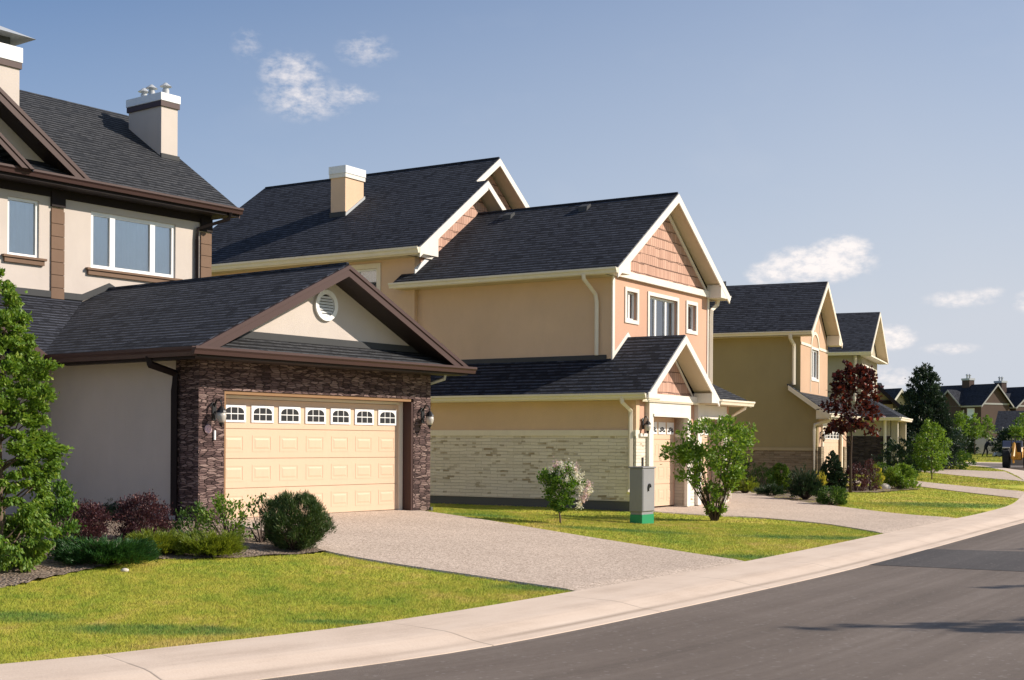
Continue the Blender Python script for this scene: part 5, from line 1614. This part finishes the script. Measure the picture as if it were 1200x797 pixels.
# trees beyond
tree('conifer', 'tall dark evergreen tree beyond the fourth house', 'tree', 23.55, 76.24, 5.95, 3.75, .3, lambda t: (1 - t) ** .50 * min(1, .72 + t * 1.2) + .03, 420, 70, .26, .15, 'leaf_blackgreen', 71, r0=.10, shell=.55, bark='bark_dark', aspect=.5, up=.2, trunk_top=.9)
tree('birch', 'young light green tree in front of the dark evergreen', 'tree', 19.28, 61.29, 2.75, 1.75, .45, lambda t: math.sin(math.pi * min(1, t * .85 + .12)) ** .8, 120, 34, .20, .11, 'leaf_lime', 72, r0=.03, shell=.3, nl=26)
GT = 'young trees in a row before the far fence'
for i, (x, hh, ww, lab) in enumerate([(43.0, 4.3, 1.6, 'leftmost young tree of the row before the far fence'), (44.9, 3.9, 1.5, 'second young tree of the far row, before the brown house'),
                                      (46.6, 3.8, 1.3, 'third young tree of the far row, left of the machine'), (48.5, 3.0, 1.2, 'short young tree behind the yellow machine'),
                                      (49.5, 4.2, 1.5, 'narrow young tree right of the yellow machine at the picture edge'), (52.5, 4.2, 2.0, 'young tree beyond the right edge behind the yellow machine')]):
    tree('street_tree', lab, 'tree', x, 128 + (i % 3) * 1.5, hh, ww, 1.7, egg, 40, 24, .28, .20, 'leaf_lime', 80 + i, r0=.05, group=GT, shell=.3, nl=14)
shrub('dark_bush', 'tall dark bush left of the far grey fence', 44.3, 131, 3.2, 2.3, 'leaf_blackgreen', 90, .22, 90, 26, .35, bark='bark_dark')
shrub('dark_bush', 'dark bush at the right end of the far grey fence', 50.5, 134, 2.6, 4.2, 'leaf_blackgreen', 91, .25, 120, 26, .4)
shrub('dark_bush', 'wide dark bush beyond the fourth house', 33, 104, 2.6, 5, 'leaf_deep', 92, .22, 120, 26, .4)
shrub('dark_bush', 'dark bush left of the light green young tree', 20.6, 70.5, 1.5, 2.2, 'leaf_deep', 93, .12, 110, 30, .22)
shrub('dark_bush', 'low green bush under the dark evergreen', 25.6, 78.5, 1.4, 2.6, 'leaf_mid', 94, .13, 110, 30, .22)
GS = 'street trees across the road'
for i, (x, y) in enumerate([(13.9, 13.7), (17.3, 17.6), (20.0, 24.3)]):
    tree('street_tree', 'young street tree across the road casting its shadow on the asphalt', 'tree', x, y, 6.7, (1.55, 1.3, 1.1)[i], 1.6, lambda t: (.8 + .2 * math.sin(t * 19)) * math.sin(math.pi * min(1, t * .9 + .08)) ** .6, 90, 30, .20, .12, 'leaf_mid', 95 + i, r0=.06, group=GS, shell=.15, nl=24)

# ------------------------------------------------------------------ utility cabinet
cab = thing('utility_cabinet', 'grey upright utility cabinet with a green base on the second lawn', 'utility box', (2.78, 28.45, gz(2.95, 28.6)), math.pi / 2 - R(34))
MB().box(0, .54, 0, .30, -.05, .20).build('base', 'box_green', cab, bevel=.006)
MB().box(.012, .528, .012, .288, .2005, .255).build('plinth', 'box_grey', cab)
MB().box(-.008, .548, -.008, .308, .262, 1.19).build('cabinet_body', 'box_grey', cab, bevel=.008)
MB().box(.015, .525, -.018, -.0085, .275, 1.165).build('door', 'box_grey', cab, bevel=.004)
MB().prism([(-.03, -.03), (.57, -.03), (.57, .33), (-.03, .33)], 'z', 1.191, 1.225).build('lid', 'box_grey', cab, bevel=.006)
hd = MB()
for k in range(7):
    t0, t1 = math.pi * k / 7, math.pi * (k + 1) / 7
    hd.prism([(.27 + .035 * math.cos(t0), .78 + .05 * math.sin(t0)), (.27 + .065 * math.cos(t0), .78 + .085 * math.sin(t0)), (.27 + .065 * math.cos(t1), .78 + .085 * math.sin(t1)), (.27 + .035 * math.cos(t1), .78 + .05 * math.sin(t1))], 'y', -.045, -.019)
hd.prism([(.205, .78), (.235, .78), (.235, .70), (.215, .70)], 'y', -.045, -.019)
hd.build('handle', 'iron_black', cab)


# ------------------------------------------------------------------ far houses
def far_house(label, x, y, rz, w, d, eave, ridge, wall, roofm='shingles', wins_f=(), wins_s=(), chim=None, dormer=None, zg=-.75, trim='fence_grey'):
    """gable front at local y=0 facing the viewer, left flank at x=0"""
    o = thing('house', label, 'house', (x, y, zg), R(rz))
    MB().prism([(0, 0), (w, 0), (w, eave), (w / 2, ridge - .15), (0, eave)], 'y', .0, d).build('wall', wall, o)
    sl = (ridge - eave) / (w / 2); ov = .45
    for s in (-1, 1):
        xe = w / 2 + s * (w / 2 + ov); ze_ = eave - sl * ov
        roof_slab(o, [(w / 2, -ov, ridge + .03), (xe, -ov, ze_ + .03), (xe, d + ov, ze_ + .03), (w / 2, d + ov, ridge + .03)], roofm, .1)
        rake(o, xe, ze_, w / 2, ridge, -ov - .05, 'bargeboard', trim, .28, .05)
    gutter(o, 'y', (-ov, d + ov), -ov, 0, eave - sl * ov + .0, trim, .22, .15)
    MB().box(.05, w - .05, -.06, -.001, eave - .25, eave).build('belt_moulding', trim, o)
    for (a, b, z0, z1) in wins_f:
        f = MB().box(a, b, -.06, .0, z0, z1).build('window', 'trim_white', o)
        MB().box(a + .12, b - .12, -.075, -.061, z0 + .12, z1 - .12).build('pane', 'curtain', f)
    for (a, b, z0, z1) in wins_s:
        f = MB().box(-.06, .0, a, b, z0, z1).build('window', 'trim_white', o)
        MB().box(-.075, -.061, a + .12, b - .12, z0 + .12, z1 - .12).build('pane', 'curtain', f)
    if chim:
        cx, cy, cw, top = chim
        c_ = MB().box(cx, cx + cw, cy, cy + cw * 1.3, eave, top).build('chimney', 'stucco_brown', o)
        MB().box(cx - .08, cx + cw + .08, cy - .08, cy + cw * 1.3 + .08, top, top + .3).build('chimney_cap', 'metal_grey', c_)
        for k in range(2):
            MB().lathe([(.14, .3), (.14, .75), (.28, .8), (.05, 1.0)], 10, (cx + cw * (.25 + .5 * k), cy + cw * .6, top)).build('flue', 'metal_grey', c_)
    if dormer:
        y0, dw, ez, rz_, out = dormer      # cross gable on the left flank
        MB().prism([(y0, eave - 2.6), (y0 + dw, eave - 2.6), (y0 + dw, ez), (y0 + dw / 2, rz_ - .15), (y0, ez)], 'x', -out, w / 2).build('bay', wall, o)
        for s in (-1, 1):
            ye = y0 + dw / 2 + s * (dw / 2 + .35); zz_ = ez - (rz_ - ez) / (dw / 2) * .35
            roof_slab(o, [(-out - .4, y0 + dw / 2, rz_), (-out - .4, ye, zz_), (w / 2, ye, zz_), (w / 2, y0 + dw / 2, rz_)][::s], roofm, .1)
            MB().prism([(ye, zz_ - .03), (y0 + dw / 2, rz_ - .03), (y0 + dw / 2, rz_ - .33), (ye, zz_ - .33)], 'x', -out - .46, -out - .41).build('bargeboard', trim, o)
    return o


far_house('dark brown gabled house beyond the far fence, with white window frames on its flank', 69.9, 199, 30, 6.2, 12, 7.2, 10.1, 'stucco_brown',
          wins_s=[(1.2, 2.6, 4.6, 6.4), (3.2, 4.4, 4.6, 6.2), (5.2, 6.4, 4.3, 6.4), (7.6, 8.8, 4.6, 6.4)], chim=(2.6, 4.5, 1.1, 10.8), dormer=(3.4, 4.2, 7.3, 9.3, .6))
far_house('grey-brown house with a chimney at the right edge of the picture', 76.6, 203, 28, 7.5, 12, 7.0, 9.9, 'stucco_brown', wins_s=[(1, 2.3, 4.2, 6.2), (3, 4.3, 4.2, 6.2)], wins_f=[(1, 2.2, 4, 6), (3, 4.2, 4, 6)], chim=(1.6, 4.2, 1.1, 10.6), dormer=(1.2, 3.6, 6.9, 8.9, .5))
far_house('wide house with a low dark roof in front of the brown one', 76.2, 172, 62, 8, 13, 3.0, 5.5, 'stucco_brown')
far_house('house with a grey roof peeping out between the dark evergreen and the brown house', 74.0, 262, 100, 9, 16, 8.6, 13.2, 'stucco_grey', 'shingles_lit_and_grey', chim=None)
far_house('small dark-roofed house with a white-framed gable left of the dark evergreen', 33.3, 122, 24, 5.0, 9, 3.0, 6.0, 'stucco_grey', wins_f=[(.7, 1.8, 1.2, 2.8), (2.6, 3.8, 1.2, 2.8)], trim='trim_white')
far_house('olive house behind the fourth house, only its dark roof edge in view', 15.5, 84.5, 0, 8.6, 10, 4.3, 8.2, 'stucco_olive', zg=-1.45, trim='trim_brown_dark')

# far fence of grey boards
fen = thing('fence', 'pale grey board fence on the far side of the street', 'fence', (45.8, 137.0, gz(46, 137) - .03), R(8))
pn = MB()
x = 0.0
while x < 5.2:
    pn.box(x, x + .14, 0, .03, .05, 1.72 + .02 * math.sin(x * 9)); x += .15
for z in (.4, 1.4):
    pn.box(0, 5.2, .0305, .08, z, z + .09)
pn.build('boards', 'fence_grey', fen)
for k in range(4):
    MB().box(k * 1.7, k * 1.7 + .1, .081, .18, -.1, 1.8).build('post', 'fence_grey', fen)
wl = thing('low_wall', 'low dark horizontal fence behind the yellow machine', 'fence', (51.2, 139, gz(51, 139)), R(8))
MB().box(0, 9, 0, .12, 0, 1.5).build('panel', 'fence_grey', wl)
MB().box(-.1, 9.1, -.04, .16, 1.5, 1.62).build('rail', 'trim_cream', wl)

# ------------------------------------------------------------------ yellow machine on the far bend
mc = thing('tractor_loader', 'yellow and grey tractor loader parked on the far bend of the street', 'tractor', (31.75, 84.0, float(zs(84.0)) - .03), R(66))


def wheel(x, y, r, w, parent):
    t = MB(); n = 20
    prof = [(r * .55, -w / 2), (r * .94, -w / 2), (r, -w / 2 + .05), (r, w / 2 - .05), (r * .94, w / 2), (r * .55, w / 2)]
    V = []; F = []
    for p, z in prof:
        for k in range(n):
            a = 2 * math.pi * k / n; rr = p * (1.03 if (k % 2 and p > r * .9) else 1)
            V.append((x + rr * math.cos(a), y + z, r + rr * math.sin(a)))
    m_ = len(prof)
    for i in range(m_):
        for k in range(n):
            a = i * n + k; b = i * n + (k + 1) % n; j = ((i + 1) % m_) * n
            F.append((a, b, j + (k + 1) % n, j + k))
    t.add(V, F)
    o = t.build('wheel', 'rubber', parent)
    h = MB().lathe([(r * .56, -w * .3), (r * .56, w * .3), (r * .25, w * .36)], 16).build('hub', 'machine_yellow', o)
    h.matrix_local = Matrix.Translation((x, y, r)) @ Matrix.Rotation(R(90), 4, 'X')
    return o


for y in (-.62, .62):
    wheel(0, y, .60, .40, mc); wheel(1.95, y, .42, .28, mc)
b_ = MB(); b_.prism([(-.5, .55), (.35, .50), (.5, .62), (2.5, .66), (2.55, 1.15), (2.3, 1.28), (.7, 1.33), (.45, 1.05), (-.45, 1.0)], 'y', -.30, .30)
b_.build('body', 'machine_yellow', mc, bevel=.03)
for y in (-.62, .62):
    f_ = MB(); V = []
    n = 10
    P = [(.70 * math.cos(R(8 + 9.5 * k)), .62 + .70 * math.sin(R(8 + 9.5 * k))) for k in range(n + 1)]
    Q = [(.64 * math.cos(R(8 + 9.5 * k)), .62 + .64 * math.sin(R(8 + 9.5 * k))) for k in range(n, -1, -1)]
    f_.prism(P + Q, 'y', y - .22, y + .22); f_.build('fender', 'machine_grey', mc)
MB().prism([(-.35, 1.0), (.2, 1.0), (.2, 1.12), (-.22, 1.14), (-.32, 1.62), (-.42, 1.6)], 'y', -.24, .24).build('seat', 'rubber', mc, bevel=.02)
s_ = MB(); s_.tube([(.75, 0, 1.2), (.45, 0, 1.55)], .025, 8); s_.lathe([(.16, -.012), (.18, 0), (.16, .012)], 16, (.43, 0, 1.57)); s_.build('steering_wheel', 'rubber', mc)
MB().tube([(1.7, .18, 1.25), (1.7, .18, 1.95)], .04, 8).build('exhaust', 'iron_black', mc)
for y in (-.36, .36):
    MB().tube([(.9, y, 1.25), (2.2, y, 1.35), (3.1, y, .55)], [.07, .07, .06], 4).build('loader_arm', 'machine_yellow', mc)
MB().prism([(3.0, .15), (3.55, .12), (3.6, .17), (3.15, .25), (3.08, .75), (3.2, .85), (3.12, .9), (2.98, .75)], 'y', -.85, .85).build('bucket', 'machine_grey', mc)
MB().tube([(-.5, 0, .7), (-1.0, .1, 1.55), (-1.5, .1, .75), (-1.35, .1, .35)], [.12, .10, .08, .07], 4).build('rear_boom', 'machine_yellow', mc)
for y in (-.28, .28):
    MB().tube([(-.42, y, 1.0), (-.42, y, 1.95)], .03, 6).build('roll_bar', 'iron_black', mc)
MB().box(-.46, -.38, -.31, .31, 1.95, 2.0).build('roll_bar_top', 'iron_black', mc)

# dark car parked beyond the machine
cr = thing('parked_car', 'dark blue car parked behind the yellow machine', 'car', (44.6, 119, float(zs(119)) + .02), R(70))
bd = MB(); bd.prism([(-2.1, .3), (2.1, .3), (2.15, .65), (2.0, .88), (1.2, .98), (.65, 1.42), (-1.1, 1.46), (-1.9, .98), (-2.15, .85)], 'y', -.82, .82)
bd.build('body', 'car_blue', cr, bevel=.05)
MB().prism([(-1.55, .98), (1.0, .98), (.58, 1.36), (-1.05, 1.39)], 'y', -.826, .826).build('side_window', 'dark_interior', cr)
for x in (-1.3, 1.3):
    for y in (-.76, .76):
        w_ = MB().lathe([(.2, -.1), (.33, -.1), (.33, .1), (.2, .1)], 18).build('wheel', 'rubber', cr)
        w_.matrix_local = Matrix.Translation((x, y, .33)) @ Matrix.Rotation(R(90), 4, 'X')

# ------------------------------------------------------------------ person far off
pr = thing('person', 'person in dark clothes and a pale cap leaning over a mower by the far fence', 'person', (42.4, 119.5, gz(42.4, 119.5) - .02), R(5))
me = bpy.data.meshes.new('figure')
J = {'pel': (0, 0, .92), 'ch': (.16, 0, 1.28), 'nk': (.24, -.01, 1.43), 'hd': (.30, -.02, 1.56), 'hd2': (.33, -.02, 1.66),
     'lh': (0, -.10, .88), 'lk': (.14, -.11, .48), 'la': (.05, -.11, .07), 'lt': (.22, -.12, .03), 'rh': (0, .10, .88), 'rk': (-.10, .11, .48), 'ra': (-.30, .11, .08), 'rt': (-.14, .12, .03),
     'ls': (.18, -.20, 1.36), 'le': (.36, -.22, 1.12), 'lw': (.60, -.18, 1.00), 'rs': (.18, .20, 1.36), 're': (.36, .22, 1.12), 'rw': (.60, .18, 1.00)}
E_ = [('pel', 'ch'), ('ch', 'nk'), ('nk', 'hd'), ('hd', 'hd2'), ('pel', 'lh'), ('lh', 'lk'), ('lk', 'la'), ('la', 'lt'), ('pel', 'rh'), ('rh', 'rk'), ('rk', 'ra'), ('ra', 'rt'),
      ('ch', 'ls'), ('ls', 'le'), ('le', 'lw'), ('ch', 'rs'), ('rs', 're'), ('re', 'rw')]
rad = {'pel': .19, 'ch': .21, 'nk': .06, 'hd': .09, 'hd2': .08, 'lh': .10, 'rh': .10, 'lk': .07, 'rk': .07, 'la': .045, 'ra': .045, 'lt': .04, 'rt': .04, 'ls': .075, 'rs': .075, 'le': .05, 're': .05, 'lw': .035, 'rw': .035}
ks = list(J)
me.from_pydata([J[k] for k in ks], [(ks.index(a), ks.index(b)) for a, b in E_], [])
bo = bpy.data.objects.new('body', me); COL.objects.link(bo); bo.parent = pr
me.materials.append(MATS['cloth_dark'])
bo.modifiers.new('skin', 'SKIN')
if not me.skin_vertices:
    pass
for i, k in enumerate(ks):
    me.skin_vertices[0].data[i].radius = (rad[k], rad[k] * .9)
    me.skin_vertices[0].data[i].use_root = (k == 'pel')
ss = bo.modifiers.new('sub', 'SUBSURF'); ss.levels = 2; ss.render_levels = 2
MB().lathe([(.10, 0), (.11, .05), (.08, .11), (.02, .13)], 12, (.32, -.02, 1.62)).build('cap', 'cloth_pale', pr, smooth=True)
mw = thing('mower', 'low grey push mower on the grass beside the person', 'mower', (43.15, 119.55, gz(43.15, 119.5) - .02), R(5))
MB().prism([(0, .12), (.7, .12), (.75, .25), (.6, .42), (.2, .45), (.0, .3)], 'y', -.25, .25).build('deck', 'metal_grey', mw, bevel=.02)
for y in (-.2, .2):
    MB().tube([(.1, y, .35), (-.28, y * .9, .98)], .02, 6).build('handle', 'iron_black', mw)
for x in (.08, .62):
    for y in (-.28, .28):
        w_ = MB().lathe([(.06, -.03), (.11, -.03), (.11, .03), (.06, .03)], 12).build('wheel', 'rubber', mw)
        w_.matrix_local = Matrix.Translation((x, y, .11)) @ Matrix.Rotation(R(90), 4, 'X')


# ------------------------------------------------------------------ grass
def footprint(a, O, x0, x1, y0, y1):
    return np.array([fr(a, O, x0, -y0), fr(a, O, x1, -y0), fr(a, O, x1, -y1), fr(a, O, x0, -y1)])


FOOT = [footprint(A1, P1, -.85, 5.45, -.3, 7), footprint(A1, P1, -10, 5.3, 4.2, 15), footprint(A2, P2, 0, 6.0, 0, 12), footprint(A2, P2, .9, 9.4, 1.1, 16), footprint(A3, P3, 0, 6.1, 0, 12), footprint(A4, P4, 0, 4.2, 0, 11)]


def sow(x0, x1, y0, y1, dens, hgt, wid, seed):
    g = np.random.default_rng(seed)
    n = int((x1 - x0) * (y1 - y0) * dens)
    P = np.stack([g.uniform(x0, x1, n), g.uniform(y0, y1, n)], 1)
    # keep what the camera can see, with room to step aside
    P = P[(np.abs(P[:, 0]) < P[:, 1] * .42 + 1.5)]
    d = side(P[:, 0], P[:, 1])
    P = P[(d > .01) | (d < -11.5)]
    for poly in BLOCK + FOOT:
        P = P[~inside(P, poly)]
    n = len(P)
    z = nominal(P[:, 0], P[:, 1]) - .013
    d = side(P[:, 0], P[:, 1])
    edge = (d < .06)
    h = hgt * g.uniform(.55, 1.25, n)
    a = g.uniform(0, np.pi, n)
    wv = np.stack([np.cos(a), np.sin(a), np.zeros(n)], 1) * (wid * g.uniform(.7, 1.3, n))[:, None]
    lean = g.normal(size=(n, 2)) * .45 * h[:, None]
    B = np.c_[P, z]
    V = np.stack([B - wv / 2, B + wv / 2, B + np.c_[lean, h]], 1).reshape(-1, 3)
    return V


VV = [sow(-9, 3, 9.5, 17, 3600, .030, .007, 1), sow(-9, 4.5, 17, 21, 2200, .030, .009, 2), sow(-2.5, 9, 20.4, 30, 1300, .031, .012, 3), sow(-2, 13, 30, 41, 400, .032, .02, 4),
      sow(5, 20, 38, 56, 170, .036, .03, 5), sow(8, 34, 56, 96, 70, .055, .06, 6), sow(28, 60, 100, 136, 30, .12, .12, 7)]
VV = np.vstack(VV)
go = raw_mesh('grass', VV, np.arange(len(VV)).reshape(-1, 3), 'grass_blades')
tag(go, 'short yellow-green mown grass with darker green patches', 'grass', kind='stuff')
print('blades', len(VV) // 3)
